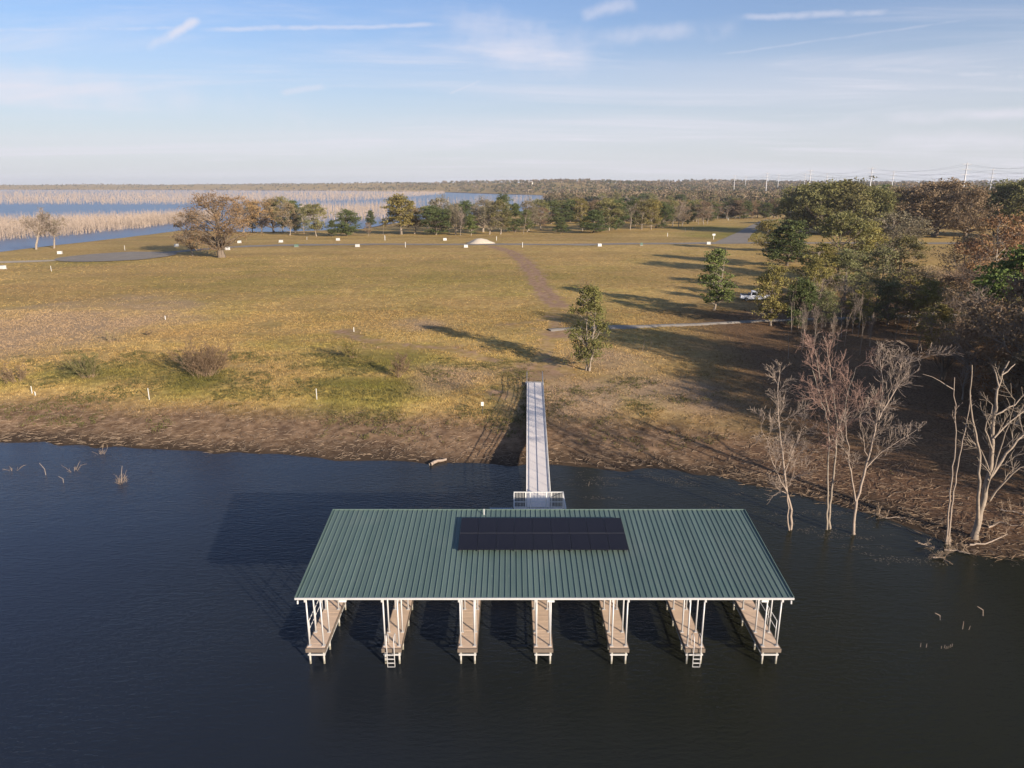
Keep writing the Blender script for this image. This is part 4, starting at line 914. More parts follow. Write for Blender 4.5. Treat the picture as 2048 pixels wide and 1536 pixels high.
FILL = [(1625, 610, 515, 60, 'yellow'), (1690, 600, 500, 60, 'pale'), 
        (1775, 650, 560, 60, 'pale'), (1815, 630, 540, 66, 'yellow'), (1850, 660, 560, 70, 'yellow'), (1890, 650, 545, 80, 'brown'), (1715, 655, 575, 50, 'yellow'), (1650, 655, 580, 44, 'pale'), (1905, 690, 580, 90, 'brown'), (1870, 705, 610, 70, 'yellow'),
        (1940, 740, 610, 90, 'brown'), (1990, 720, 610, 100, 'autumn'), (1985, 830, 690, 90, 'autumn'), (2035, 850, 700, 100, 'brown'), (1925, 800, 690, 70, 'bare'), (2030, 740, 600, 110, 'yellow'), (1835, 700, 620, 50, 'bare'), (1980, 560, 450, 90, 'autumn'), (1950, 640, 520, 80, 'autumn'),
]
KIND = dict(yellow='yellow-green', brown='thin brown-leaved', pale='pale green', bare='bare grey', bare_brown='bare brown twiggy', autumn='orange-leaved'); seen_ = {}
for a in sorted(FILL):
    k_ = seen_.get(a[4], 0); seen_[a[4]] = k_+1
    tree(*a[:5], '%s of the %s trees from the left, low in the crowded thicket' % (ORD[k_], KIND[a[4]]), 'thicket_tree', 'filler trees crowded in the right-hand thicket')
for i, x in enumerate(sorted(random.uniform(1570, 1900) for _ in range(20))):
    yb = random.uniform(655, 735)
    tree(x, yb, yb-random.uniform(60, 110), random.uniform(14, 30), random.choice(['sapling', 'sapling', 'bare']), ORD[i]+' thin sapling from the left in the shade behind the bare shore trees', 'sapling', 'saplings in the shaded thicket')
for i, (x, yb, h_, w_) in enumerate([(1285, 702, 34, 24), (1300, 700, 26, 16), (1270, 690, 20, 14)]):
    tree(x, yb, yb-h_, w_, 'sapling', ['thin sapling in the shade right of the lone gangway tree', 'lower sapling beside the one in the shade', 'tiny sapling at the edge of the shade'][i], 'sapling')
# trees standing right of the frame; their long shadows reach the bank
for i, (x, y, h_, w_, k) in enumerate([(50, 42, 15, 8, 'brown'), (56, 46, 16, 10, 'round_olive'), (61, 39, 15, 9, 'brown'), (66, 52, 17, 11, 'yellow'), (58, 55, 15, 9, 'brown'), (73, 44, 17, 11, 'round_olive'), (67, 34, 15, 9, 'round_olive'), (78, 54, 16, 11, 'yellow'),
                                      (70, 62, 13, 9, 'autumn'), (47, 48, 12, 6, 'bare'), (80, 34, 16, 11, 'round_dark'), (54, 36, 13, 8, 'bare'), (88, 44, 15, 11, 'round_olive'), (76, 26, 15, 10, 'yellow'), (51, 60, 17, 8, 'brown'), (50, 67, 14, 8, 'brown'), (57, 61, 22, 9, 'round_olive')]):
    plant(k, (x, y, max(gz(x, y), -.6)), h_, w_, 'thicket_tree', 'tree of the shore wood that goes on past the right edge', 'tree', 'shore wood past the right edge')
# ------------------------------------------------------------------ shrubs and tall grass on the field
def shrub(px, py, top, w, seed, mat, n, label, name='shrub', group='shrubs on the field', lvl=2):
    r = np.random.default_rng(seed); p = gnd(px, py); rr = ray(px, top); H = CAM_H+rr[2]*p[1]/rr[1]-p[2]; Wd = w/F*p[1]
    segs = []
    for k in range(n):
        a = r.uniform(0, 6.28); o = np.array([math.cos(a), math.sin(a), 0])*r.uniform(0, .28)*Wd; o[2] = -.1
        d = np.array([math.cos(a)*r.uniform(.1, .9), math.sin(a)*r.uniform(.1, .9), 1.0])
        grow(r, segs, o, d, H*r.uniform(.5, 1.0), .02, 0, lvl, dict(n=3, wob=.14, up=.04, first=0, kids=2, ang=(.3, .8), ratio=.5, rmin=.009))
    e = empty(name, tuple(p)); A = np.array([s_[1] for s_ in segs]); lv = np.array([s_[0] for s_ in segs])
    obj('stems', tube_mesh('stems', A[lv == 0], M['twig_brown'], 4), e)
    C = A[lv > 0]; V2 = seg_tubes(C, 3); pick = C[r.integers(0, len(C), len(C))][:, 3:6]+r.normal(size=(len(C), 3))*.07
    obj('foliage', leaves_mesh('foliage', pick, .06, M[mat], r, r.uniform(0, 1, len(pick)), .2, V2), e)
    return tag(e, label, 'shrub', group)
shrub(410, 752, 694, 80, 1, 'leaf_brown', 64, 'large rounded brown shrub on the left field')
shrub(178, 756, 712, 46, 2, 'leaf_olive', 30, 'dark wiry shrub left of the large brown one')
shrub(36, 764, 728, 44, 3, 'leaf_brown', 14, 'sparse brown shrub near the left edge')
shrub(795, 755, 714, 22, 4, 'leaf_brown', 14, 'thin shrub throwing a long shadow towards the upper left')
shrub(706, 716, 678, 24, 5, 'leaf_yellow', 12, 'thin shrub further up the slope from the shadowed one')
shrub(225, 685, 660, 56, 6, 'grass_tall', 18, 'tuft of tall tan grass on the left field', 'grass_clump', None, 1)
shrub(302, 671, 660, 10, 7, 'leaf_brown', 4, 'tiny dark shrub right of the tan grass tuft')
shrub(1170, 575, 560, 22, 8, 'leaf_brown', 6, 'small grey bush behind the crown of the lone gangway tree')
# ------------------------------------------------------------------ flooded dead timber
def timber(name, label, N, region, hmin, hmax, seed, keep=None):
    r = np.random.default_rng(seed); segs = []
    X, Y = region(r, N); H = r.uniform(hmin, hmax, N)*r.uniform(.45, 1.0, N)**.7
    lean = r.normal(size=(N, 2))*.10
    rad = np.clip(.04+.00009*Y, .06, .35)
    B = np.stack([X, Y, np.full(N, -1.0)], 1); T = np.stack([X+lean[:, 0]*H, Y+lean[:, 1]*H, H], 1)
    segs.append(np.concatenate([B, T, np.stack([rad, rad*.3], 1)], 1))
    A = np.concatenate(segs); V1, F1 = seg_tubes(A, 3)
    nt_ = 6; TT = r.uniform(.22, 1.0, (N, nt_, 1)); a = r.uniform(0, 6.28, (N, nt_)); l = H[:, None]*r.uniform(.10, .36, (N, nt_))*(1.25-TT[..., 0])
    P = B[:, None]+(T-B)[:, None]*TT; Q = P+np.stack([np.cos(a)*l*.75, np.sin(a)*l*.75, l*r.uniform(.3, 1.1, (N, nt_))], -1)
    w_ = (rad*r.uniform(.55, 1.1, N))[:, None, None]*np.stack([np.cos(a+1.4), np.sin(a+1.4), np.zeros_like(a)], -1)
    V2 = np.stack([P-w_, P+w_, Q+w_*.4, Q-w_*.4], 2).reshape(-1, 3); F2 = np.arange(len(V2)).reshape(-1, 4)+len(V1)
    o = obj(name, np_mesh(name, np.concatenate([V1, V2]), [F1, F2], M['timber'])); return tag(o, label, 'dead trees', kind='stuff')
def band(quad):
    """points spread evenly over a stretch of the picture's water, so far rows thin out with distance"""
    def f(r, N):
        xs = []; ys = []
        while len(xs) < N:
            px = r.uniform(quad[0], quad[1]); lo, hi = np.interp(px, quad[2], quad[3]), np.interp(px, quad[2], quad[4])
            py = lo+(hi-lo)*r.uniform(0, 1)**.8; q = px0(px, py)
            if bil(GS, q[0], q[1])[0] > 2: continue
            xs.append(q[0]); ys.append(q[1])
        return np.array(xs), np.array(ys)
    return f
far_band = band((-260, 890, [-260, 0, 380, 740, 800, 890], [411, 410, 410, 401, 397, 388], [378.3, 378.3, 378.3, 379, 379, 381]))
timber('flooded_timber', 'wide band of grey dead trees standing in the far lake', 17000, far_band, 7, 11, 61)
near_band = band((-260, 440, [-260, 0, 167, 297, 349, 440], [500, 482, 469, 455, 448, 440], [455, 449, 444, 440, 438, 436]))
timber('flooded_timber', 'nearer band of grey dead trees in the water along the left shore', 9500, near_band, 5, 9.5, 62)
timber('flooded_timber', 'dead trees in the water behind the round green tree', 1300, band((600, 775, [600, 690, 775], [446, 446, 440], [414, 416, 412])), 7, 12, 63)
timber('flooded_timber', 'sparse dead trees in the open lake behind the mossy trees', 420, band((800, 1110, [800, 950, 1110], [424, 420, 414], [404, 400, 394])), 8, 13, 64)
r = np.random.default_rng(77); fb = band((-60, 372, [-60, 0, 167, 297, 349, 372], [494, 484, 471, 456, 449, 446], [482, 474, 463, 450, 444, 441]))
fx_, fy_ = fb(r, 90)
for x, y in zip(fx_, fy_):
    plant('dead', (x, y, 0), r.uniform(6, 11), r.uniform(2.0, 4.5), 'dead_tree', 'leafless grey dead tree standing in the water off the left shore', 'tree', 'front rows of dead trees off the left shore', sink=.3)
# ------------------------------------------------------------------ far woods on the main land
def wood(name, label, N, fn, seed, leafn, size, mat, hr, spread):
    r = np.random.default_rng(seed); X, Y = fn(r, N); Z = bil(GZ, X, Y); ok = bil(GS, X, Y) > 3; X, Y, Z = X[ok], Y[ok], Z[ok]; N = len(X)
    H = r.uniform(*hr, N); Wd = H*r.uniform(.38, .6, N); base = np.clip(r.uniform(0, 1, N)**1.2*.7+vnoise(X/120, Y/160, 41)*.35-.12, 0, .9)
    n = leafn; g = r.normal(size=(N, n, 3)); g /= np.linalg.norm(g, axis=2)[..., None]; g *= (r.uniform(.3, 1, (N, n))**.5)[..., None]
    C = np.stack([X[:, None]+g[..., 0]*Wd[:, None], Y[:, None]+g[..., 1]*Wd[:, None], Z[:, None]+H[:, None]*(.62+.36*g[..., 2])], -1).reshape(-1, 3)
    sz = np.repeat(size*H/11, n); T = np.clip(np.repeat(base, n)+r.uniform(-.15, .3, N*n)+(.12*g[..., 2]).ravel(), 0, 1)
    tr = np.concatenate([np.stack([X, Y, Z-1], 1), np.stack([X, Y, Z+H*.7], 1), np.stack([H*.022, H*.012], 1)], 1)
    me_ = leaves_mesh(name, C, sz, M[mat], r, T, .3, seg_tubes(tr, 3)); o = obj(name, me_)
    return tag(o, label, 'woods', kind='stuff')
def strip(y0, y1, xl, xr):
    def f(r, N):
        Y = y0*(y1/y0)**r.uniform(0, 1, N); return r.uniform(0, 1, N)*(xr(Y)-xl(Y))+xl(Y), Y
    return f
wood('far_woods', 'wooded near shore of the main land beyond the lake', 3100, strip(700, 1250, lambda Y: np.interp(Y, [700, 850, 950, 1250], [300, 95, 38, 55]), lambda Y: Y*.80), 81, 58, 1.0, 'leaf_far', (9, 15), 1)
wood('far_woods', 'brown wooded slope on the skyline at right', 5200, strip(1250, 3600, lambda Y: np.interp(Y, [1250, 1950, 2250, 2800, 3600], [55, 80, -60, -250, -800]), lambda Y: Y*.82), 82, 24, 2.2, 'leaf_far', (9, 15), 1)
wood('far_woods', 'dark low treeline along the far horizon', 2600, strip(3300, 6500, lambda Y: -Y*.85, lambda Y: Y*.1), 83, 12, 5.0, 'leaf_far', (5, 9), 1)
# ------------------------------------------------------------------ pickup, far vehicle
def wheel(parent, x, y, z, r=.38, w=.24):
    t_ = MB().tube([(x, y-w/2, z), (x, y+w/2, z)], r, 16).build('wheel', M['tyre'], parent)
    MB().tube([(x, y-w/2-.012, z), (x, y+w/2+.012, z)], r*.6, 12).build('rim', M['chrome'], t_)
def extrude_xz(prof, y0, y1):
    n = len(prof); V = [(x, y0, z) for x, z in prof]+[(x, y1, z) for x, z in prof]; m = MB()
    c0, c1 = len(V), len(V)+1; cx = sum(p[0] for p in prof)/n; cz = sum(p[1] for p in prof)/n
    V += [(cx, y0, cz), (cx, y1, cz)]
    return m.add(V, [(i, (i+1) % n, n+(i+1) % n, n+i) for i in range(n)], [(c0, (i+1) % n, i) for i in range(n)]+[(c1, n+i, n+(i+1) % n) for i in range(n)])
def pickup(loc, rz):
    e = tag(empty('pickup_truck', loc, rz), 'white pickup truck parked in tree shade on the field', 'pickup')
    # x forward; body shell, cab, bed
    extrude_xz([(-2.85, .55), (-2.85, 1.12), (-1.15, 1.12), (-1.15, .98), (.95, .98), (1.15, 1.16), (2.65, 1.06), (2.85, .85), (2.85, .5), (2.3, .42), (-2.4, .45)], -.95, .95).build('body', M['truck_paint'], e)
    cab = MB().hexa([(-1.1, -.9, 1.0), (1.2, -.9, 1.0), (1.2, .9, 1.0), (-1.1, .9, 1.0)], [(-.95, -.74, 1.86), (.45, -.74, 1.86), (.45, .74, 1.86), (-.95, .74, 1.86)]).build('cab', M['truck_paint'], e)
    for s in (-1, 1):
        yo = s*.905; yi = s*.79
        for (xa, xb, xc, xd) in ((-.88, -.02, -.05, -.84), (.06, .92, .50, .03)):
            o1 = s*.012
            MB().hexa([(xa, s*.84, 1.16), (xb, s*.84, 1.16), (xb, s*.895, 1.16), (xa, s*.895, 1.16)], [(xd, s*.70, 1.74), (xc, s*.70, 1.74), (xc, s*.785, 1.74), (xd, s*.785, 1.74)]).build('window', M['glass'], e)
        MB().box(2.5, 2.865, s*.62-.18, s*.62+.18, .78, .95).build('headlight', M['white_paint'], e)
        MB().box(-2.87, -2.7, s*.84-.09, s*.84+.09, .75, 1.05).build('tail_light', M['red_lens'], e)
        MB().box(.95, 1.1, s*1.0-.09, s*1.0+.09, 1.12, 1.3).build('mirror', M['dark_metal'], e)
        MB().box(-.02, .03, s*.952-.006, s*.952+.006, .55, 1.0).build('door_seam', M['dark_metal'], e)
        for x in (-1.85, 1.85): wheel(e, x, s*.86, .38)
    MB().hexa([(1.0, -.8, 1.2), (1.12, -.8, 1.16), (1.12, .8, 1.16), (1.0, .8, 1.2)], [(.46, -.68, 1.8), (.52, -.68, 1.8), (.52, .68, 1.8), (.46, .68, 1.8)]).build('windscreen', M['glass'], e)
    MB().box(-2.75, -1.2, -.82, .82, 1.10, 1.13).build('bed_liner', M['tyre'], e)
    MB().box(-1.5, -1.16, -.9, .9, 1.0, 1.45).build('tool_box', M['dark_metal'], e)
    MB().box(2.82, 2.93, -.9, .9, .45, .68).build('bumper', M['chrome'], e); MB().box(-2.95, -2.84, -.9, .9, .45, .62).build('rear_bumper', M['chrome'], e)
p = gnd(1512, 602); pickup((p[0], p[1], p[2]), math.radians(-14))
p = gnd(1132, 437)
e = tag(empty('parked_van', tuple(p), .5), 'small white vehicle parked among trees beyond the lane', 'vehicle')
extrude_xz([(-2.4, .4), (-2.4, 1.9), (.6, 1.95), (1.5, 1.1), (2.4, .95), (2.4, .4)], -.9, .9).build('body', M['truck_paint'], e)
for s in (-1, 1):
    MB().box(-.2, .5, s*.9-.02, s*.9+.02, 1.15, 1.65).build('window', M['glass'], e)
    for x in (-1.5, 1.5): wheel(e, x, s*.82, .36)
# ------------------------------------------------------------------ utility boxes, posts and stakes
def ubox(px, py, label, mat='box_white', w=1.25, h=.85, d=.95, name='utility_box'):
    p = gnd(px, py); e = tag(empty(name, tuple(p), random.uniform(-.25, .25)), label, 'utility box', 'utility boxes along the lane')
    MB().box(-w/2-.15, w/2+.15, -d/2-.15, d/2+.15, -.15, .08).build('pad', M['concrete'], e)
    MB().hexa([(-w/2, -d/2, .082), (w/2, -d/2, .082), (w/2, d/2, .082), (-w/2, d/2, .082)], [(-w/2, -d/2+.12, h), (w/2, -d/2+.12, h), (w/2, d/2, h), (-w/2, d/2, h)]).build('cabinet', M[mat], e)
    MB().hexa([(-w/2-.04, -d/2+.06, h+.002), (w/2+.04, -d/2+.06, h+.002), (w/2+.04, d/2+.05, h+.002), (-w/2-.04, d/2+.05, h+.002)], [(-w/2-.04, -d/2+.06, h+.06), (w/2+.04, -d/2+.06, h+.06), (w/2+.04, d/2+.05, h+.06), (-w/2-.04, d/2+.05, h+.06)]).build('lid', M[mat], e)
    return e
for a in [(6, 538, 'white utility box at the far left edge'), (120, 508, 'white utility box left of the turning circle'), (353, 493, 'white utility box left of the brown tree'), (455, 500, 'white utility box behind the big rust-coloured trunk'),
          (479, 486, 'white utility box right under the rust-coloured crown'), (562, 485, 'white utility box before the shore grove'), (676, 481, 'white utility box before the round green tree'),
          (715, 494, 'white utility box on the near side of the lane, left of centre'), (890, 481, 'white utility box beyond the lane left of the gravel heap'), (932, 495, 'white utility box on the near side of the gravel heap'),
          (1199, 493, 'white utility box beside the gravel patch'), (1417, 489, 'pale utility box by the side road junction'), (1454, 436, 'tiny white utility box by the far row of trees'), (1944, 443, 'white utility box under the oaks at right')]:
    ubox(*a)
ubox(593, 494, 'green utility box on the near side of the lane', 'box_green'); ubox(1283, 491, 'small green pedestal box on the lane right of the gravel patch', 'box_green', .8, .9, .7)
def stake(px, py, top, label, w=.05, mat='white_paint', cap=None, name='marker_post'):
    p = gnd(px, py); r = ray(px, top); H = CAM_H+r[2]*p[1]/r[1]-p[2]
    e = tag(empty(name, tuple(p), random.uniform(-.4, .4)), label, 'post', 'marker posts on the field')
    MB().box(-w, w, -w, w, -.3, H).build('post', M[mat], e)
    MB().hexa([(-w*1.15, -w*1.15, H+.002)]+[(w*1.15, -w*1.15, H+.002), (w*1.15, w*1.15, H+.002), (-w*1.15, w*1.15, H+.002)], [(-w*.3, -w*.3, H+.06), (w*.3, -w*.3, H+.06), (w*.3, w*.3, H+.06), (-w*.3, w*.3, H+.06)]).build('cap', M[cap or mat], e)
for a in [(65, 789, 773, 'white stake near the left edge, upper of a pair', .05), (71, 792, 784, 'short white stake, lower of the pair near the left edge', .06), (299, 800, 777, 'white stake on the bank below the large brown shrub', .05),
          (634, 800, 778, 'white stake on the bank left of the gangway', .05), (331, 640, 632, 'short white stake up on the left field', .08), (708, 664, 655, 'short white stake on the bare patch of the field', .07),
          (103, 543, 532, 'white stake below the turning circle', .07), (250, 501, 491, 'white stake right of the turning circle', .07), (993, 481, 473, 'white post right of the gravel heap', .1),
          (1045, 495, 485, 'pale post on the near side of the lane', .1), (811, 495, 484, 'grey post on the near side of the lane', .1), (770, 481, 471, 'white post beyond the lane left of the gravel heap', .14),
          (1335, 473, 466, 'white post on the grass near the side road', .12), (614, 480, 474, 'thin white post before the shore grove', .07), (1456, 441, 436, 'small white post by the far side road', .12), (1385, 459, 455, 'tiny white post in the shade by the side road', .12), (1370, 464, 456, 'dark post left of the side road', .08)]:
    stake(*a[:5][:4], w=a[4]*.6, mat='dark_metal' if 'dark post' in a[3] else 'white_paint')
p = gnd(965, 830); e = tag(empty('notice_post', tuple(p)), 'small white notice on a thin post left of the gangway', 'sign')
MB().tube([(0, 0, -.3), (0, 0, 1.25)], .025, 8).build('post', M['dark_metal'], e); MB().box(-.14, .14, -.05, -.026, .92, 1.34).build('notice_board', M['white_paint'], e)
p = gnd(1427, 479); e = tag(empty('road_sign', tuple(p)), 'white sign on a white post at the lane junction', 'sign')
MB().box(-.08, .08, -.08, .08, -.3, 2.0).build('post', M['white_paint'], e); MB().box(-.55, .55, -.12, -.082, 1.5, 2.15).build('sign_board', M['white_paint'], e)
# gravel heap
p = gnd(960, 487); r = np.random.default_rng(3); n = 22; V = [(0.3, 0, 1.85)]; Fq = []; F3 = []
rings = [(.22, 1.75), (.45, 1.35), (.7, .75), (.9, .28), (1.05, -.12)]
for k, (f_, z) in enumerate(rings):
    for i in range(n):
        a = i*2*math.pi/n; q = 1+.12*math.sin(3*a+1)+r.normal()*.045; V.append((math.cos(a)*5.2*f_*q, math.sin(a)*3.0*f_*q, z+r.normal()*.05*(k < 4)))
F3 = [(0, 1+i, 1+(i+1) % n) for i in range(n)]; Fq = [(1+k*n+i, 1+(k+1)*n+i, 1+(k+1)*n+(i+1) % n, 1+k*n+(i+1) % n) for k in range(len(rings)-1) for i in range(n)]
o = MB().add(V, Fq, F3).build('gravel_heap', M['gravel'], sm=True); o.location = tuple(p); tag(o, 'heap of white limestone gravel on the lane', 'gravel heap')
# ------------------------------------------------------------------ driftwood, sticks, bank litter, grass
def sticks(N, fn, seed, L, R0, name, label, mat='debris'):
    r = np.random.default_rng(seed); X, Y = fn(r, N); Z = np.maximum(bil(GZ, X, Y), -.02)
    a = r.uniform(0, 6.28, N); l = r.uniform(*L, N); up = r.uniform(-.02, .22, N)*l
    P0 = np.stack([X, Y, Z+.03], 1); P1 = P0+np.stack([np.cos(a)*l*.5, np.sin(a)*l*.5, up*.6+.02], 1)
    P1[:, 2] = np.maximum(P1[:, 2], bil(GZ, P1[:, 0], P1[:, 1])+.03); k = r.normal(size=N)*.5
    P2 = P1+np.stack([np.cos(a+k)*l*.5, np.sin(a+k)*l*.5, up*.4], 1); P2[:, 2] = np.maximum(P2[:, 2], bil(GZ, P2[:, 0], P2[:, 1])+.02)
    rr = r.uniform(*R0, N)
    A = np.concatenate([np.concatenate([P0, P1, np.stack([rr, rr*.8], 1)], 1), np.concatenate([P1, P2, np.stack([rr*.8, rr*.35], 1)], 1)])
    return tag(obj(name, tube_mesh(name, A, M[mat], 3)), label, 'driftwood', kind='stuff')
def on_shore(lo, hi, x0, x1, pw=1.0):
    def f(r, N):
        xs = []; ys = []
        while len(xs) < N:
            x = r.uniform(x0, x1, 4000); y = r.uniform(36, 92, 4000); s = bil(GS, x, y); d = lo+(hi-lo)*r.uniform(0, 1, 4000)**pw
            ok = (s > lo) & (s < hi) & (r.uniform(0, 1, 4000) < (1-(s-lo)/(hi-lo))**pw); xs += list(x[ok]); ys += list(y[ok])
        return np.array(xs[:N]), np.array(ys[:N])
    return f
sticks(5000, on_shore(.2, 12, -62, 40), 91, (.2, .9), (.010, .022), 'bank_litter', 'bleached stalks and twigs strewn along the muddy bank')
sticks(2400, on_shore(-.4, 20, 18, 62), 92, (.3, 1.5), (.008, .022), 'bank_litter', 'tangle of dead branches on the shaded right bank', 'twig_brown')
def log(name, label, pts, r0, r1, z=.12, cat='driftwood', mat='bark_white', kids=0, seed=1):
    P = []
    for q in pts:
        g_ = gnd(q[0], q[1]); P.append(np.array([g_[0], g_[1], max(g_[2], 0)+z+(q[2] if len(q) > 2 else 0)]))
    O = P[0].copy(); O[2] = 0; r = np.random.default_rng(seed); A = []
    D_ = [P[0]-O]
    for a, b2 in zip(P[:-1], P[1:]):
        for k in range(1, 5): D_.append(a+(b2-a)*k/4-O+r.normal(size=3)*.03)
    A = poly_segs(np.array(D_), r0, r1); segs = []
    for k in range(kids):
        grow(r, segs, D_[r.integers(1, len(D_))], np.array([r.normal(), r.normal(), abs(r.normal())*.8]), r.uniform(.4, 1.0), .02, 1, 3, dict(TW, kids=1, up=0))
    e = empty(name, tuple(O)); obj('stem', tube_mesh('stem', A, M[mat], 7), e)
    if segs: obj('twigs', tube_mesh('twigs', np.array([s_[1] for s_ in segs]), M['debris'], 3), e)['kind'] = 'stuff'
    return tag(e, label, cat)
log('driftwood_log', 'pale driftwood log half in the water left of the gangway', [(861, 933), (875, 925), (893, 922)], .17, .11)
log('fallen_branch', 'pale fallen branch lying across the shallow water at right', [(1938, 1094), (1970, 1093), (2012, 1080, .25)], .07, .03, kids=4, seed=2)
log('fallen_branch', 'knobby fallen branch below the white double stem', [(1888, 1103), (1910, 1106), (1938, 1113)], .06, .03, kids=10, seed=3)
log('fallen_branch', 'curved fallen branch left of the white double stem', [(1835, 1094, .1), (1850, 1092), (1870, 1100)], .04, .02, kids=3, seed=4)
log('fallen_branch', 'twiggy brush heap in the shallows at right', [(1865, 1118), (1885, 1120), (1895, 1126)], .04, .02, kids=10, seed=5)
log('fallen_branch', 'grey brush on the mud under the forked bare tree', [(1745, 1030), (1770, 1040), (1810, 1040)], .04, .02, kids=9, seed=6)
log('fallen_branch', 'branch tangle beside the broken dead tree', [(1975, 1060), (2000, 1050), (2030, 1056)], .07, .03, kids=12, seed=7)
log('fallen_branch', 'tangled branches at the right edge of the bank', [(2000, 1025), (2030, 1030), (2060, 1040)], .07, .03, kids=12, seed=8)
def water_stick(px, py, pts, label, r0=.03, kids=0, seed=1, grp='sticks poking out of the water'):
    b = px0(px, py); e = empty('water_stick', (b[0], b[1], 0)); r = np.random.default_rng(seed)
    P = np.array([[0, 0, -.5]]+[at(px+dx, py+dy, b[1])-np.array([b[0], b[1], 0])+np.array([0, r.normal()*.03, 0]) for dx, dy in pts])
    obj('stem', tube_mesh('stem', poly_segs(P, r0, r0*.5), M['bark_white'], 5), e)
    segs = []
    for k in range(kids):
        d = np.array([r.normal()*.7, r.normal()*.7, 1.0]); grow(r, segs, np.array([r.normal()*.1, r.normal()*.1, -.2]), d, r.uniform(.4, .95), .018, 1, 2, dict(TW, kids=1, ang=(.3, .7)))
    if segs: obj('twigs', tube_mesh('twigs', np.array([s_[1] for s_ in segs]), M['debris'], 4), e)
    return tag(e, label, 'stick', grp)
water_stick(242, 966, [(0, -14), (2, -34)], 'clump of pale dead twigs rising from the water at left', .03, 12, 1)
water_stick(92, 950, [(-3, -12), (-13, -24)], 'single bent stick left of the twig clump', .03, 0, 2)
water_stick(127, 966, [(-2, -8), (-9, -14)], 'short curved stick between the bent stick and the twig clump', .025, 0, 3)
water_stick(147, 942, [(2, -8)], 'small spray of twigs in the water nearer the left bank', .02, 5, 4)
water_stick(22, 942, [(1, -6)], 'tiny twigs in the water at the left edge', .02, 3, 5)
water_stick(205, 908, [(2, -7)], 'low twigs in the water close to the left bank', .02, 6, 6)
water_stick(1884, 1240, [(-4, -9), (-14, -14)], 'hooked stick in the right water, left of two', .028, 0, 7)
water_stick(1969, 1231, [(-4, -12), (-15, -19)], 'hooked stick in the right water, right of two', .028, 0, 8)
water_stick(1926, 1258, [(1, -16)], 'straight upright stick in the right water', .022, 0, 9)
water_stick(1935, 1259, [(5, -8)], 'short leaning stick beside the upright one', .02, 0, 10)
water_stick(1842, 1294, [(0, -8)], 'left stub of the two lone stubs in the right water', .02, 0, 11)
water_stick(1852, 1295, [(2, -8)], 'right stub of the two lone stubs in the right water', .02, 0, 12)
for i in range(6): water_stick(1884+i*4, 1296+random.uniform(-2, 2), [(random.uniform(-2, 3), -random.uniform(4, 8))], 'small stub in the row of stubs in the right water', .018, 0, 20+i, 'row of stubs in the right water')
water_stick(1175, 972, [(4, -9)], 'thin stick in the water right of the gangway', .02, 0, 31)
# grass
def grass(N, y0, y1, xw, seed, hr, wr, smin, name, label, nb=3):
    r = np.random.default_rng(seed); Y = y0*(y1/y0)**r.uniform(0, 1, N); X = r.uniform(-1, 1, N)*xw(Y)
    s = bil(GS, X, Y); ok = (s > smin) & (r.uniform(0, 1, N) < np.clip((s-smin)/9+.25, 0, 1)) & (vnoise(X*.55, Y*.55, 21)*.6+vnoise(X*.15, Y*.15, 22)*.5 > r.uniform(.15, .75, N))
    X, Y = X[ok], Y[ok]; mk_ = masks(X, Y, bil(GS, X, Y)); keep = (mk_['dirt'] < .45) & (r.uniform(0, 1, len(X)) > mk_['litter']*.8)
    X, Y = X[keep], Y[keep]; mk_ = {k: v[keep] for k, v in mk_.items()}; n = len(X)
    X3 = np.repeat(X, nb); Y3 = np.repeat(Y, nb); Z3 = bil(GZ, X3, Y3)-.02; m = n*nb
    a = r.uniform(0, 6.28, m); h = r.uniform(*hr, m); w = r.uniform(*wr, m); d = r.uniform(0, .12, m); b_ = r.uniform(0, 6.28, m)
    C = np.stack([X3+np.cos(b_)*d, Y3+np.sin(b_)*d, Z3], 1); u = np.stack([np.cos(a)*w, np.sin(a)*w, np.zeros(m)], 1)
    T = C+np.stack([np.cos(b_)*h*.5, np.sin(b_)*h*.5, h], 1)
    V = np.stack([C-u, C+u, T], 1).reshape(-1, 3); at_ = {k: np.repeat(v, nb*3) for k, v in mk_.items()}; at_['tint'] = np.repeat(r.uniform(-.16, .16, m), 3)
    return tag(obj(name, np_mesh(name, V, [np.arange(m*3).reshape(-1, 3)], M['grass'], at_)), label, 'grass', kind='stuff')
grass(170000, 62, 125, lambda Y: Y*.80, 101, (.07, .20), (.02, .05), 7, 'grass', 'short weedy grass on the slope above the bank')
grass(60000, 110, 220, lambda Y: Y*.80, 102, (.06, .16), (.03, .07), 8, 'grass', 'dry golden grass across the open field')
def weeds(N, seed):
    r = np.random.default_rng(seed); X = r.uniform(-66, 34, N*6); Y = r.uniform(48, 100, N*6); s = bil(GS, X, Y)
    ok = (s > 3.5) & (s < 30) & (vnoise(X*.22, Y*.3, 51)*.65+vnoise(X*.9, Y*.9, 52)*.35 > r.uniform(.48, .78, N*6)+np.clip((8-s)*.03, 0, .2)+np.clip((X-16)*.02, 0, .3)); X, Y = X[ok][:N], Y[ok][:N]
    n = 7; d = r.normal(size=(len(X), n, 2))*.16; C = np.stack([(X[:, None]+d[..., 0]).ravel(), (Y[:, None]+d[..., 1]).ravel()], 1)
    z = bil(GZ, C[:, 0], C[:, 1])+r.uniform(.03, .20, len(C)); L = np.concatenate([C, z[:, None]], 1)
    return tag(obj('weeds', leaves_mesh('weeds', L, .075, M['leaf_weed'], r, np.clip(np.repeat(r.uniform(0, .8, len(X)), n)+r.uniform(-.1, .2, len(L)), 0, 1), .8)), 'low green weeds in patches along the bank', 'weeds', kind='stuff')
weeds(7000, 55)
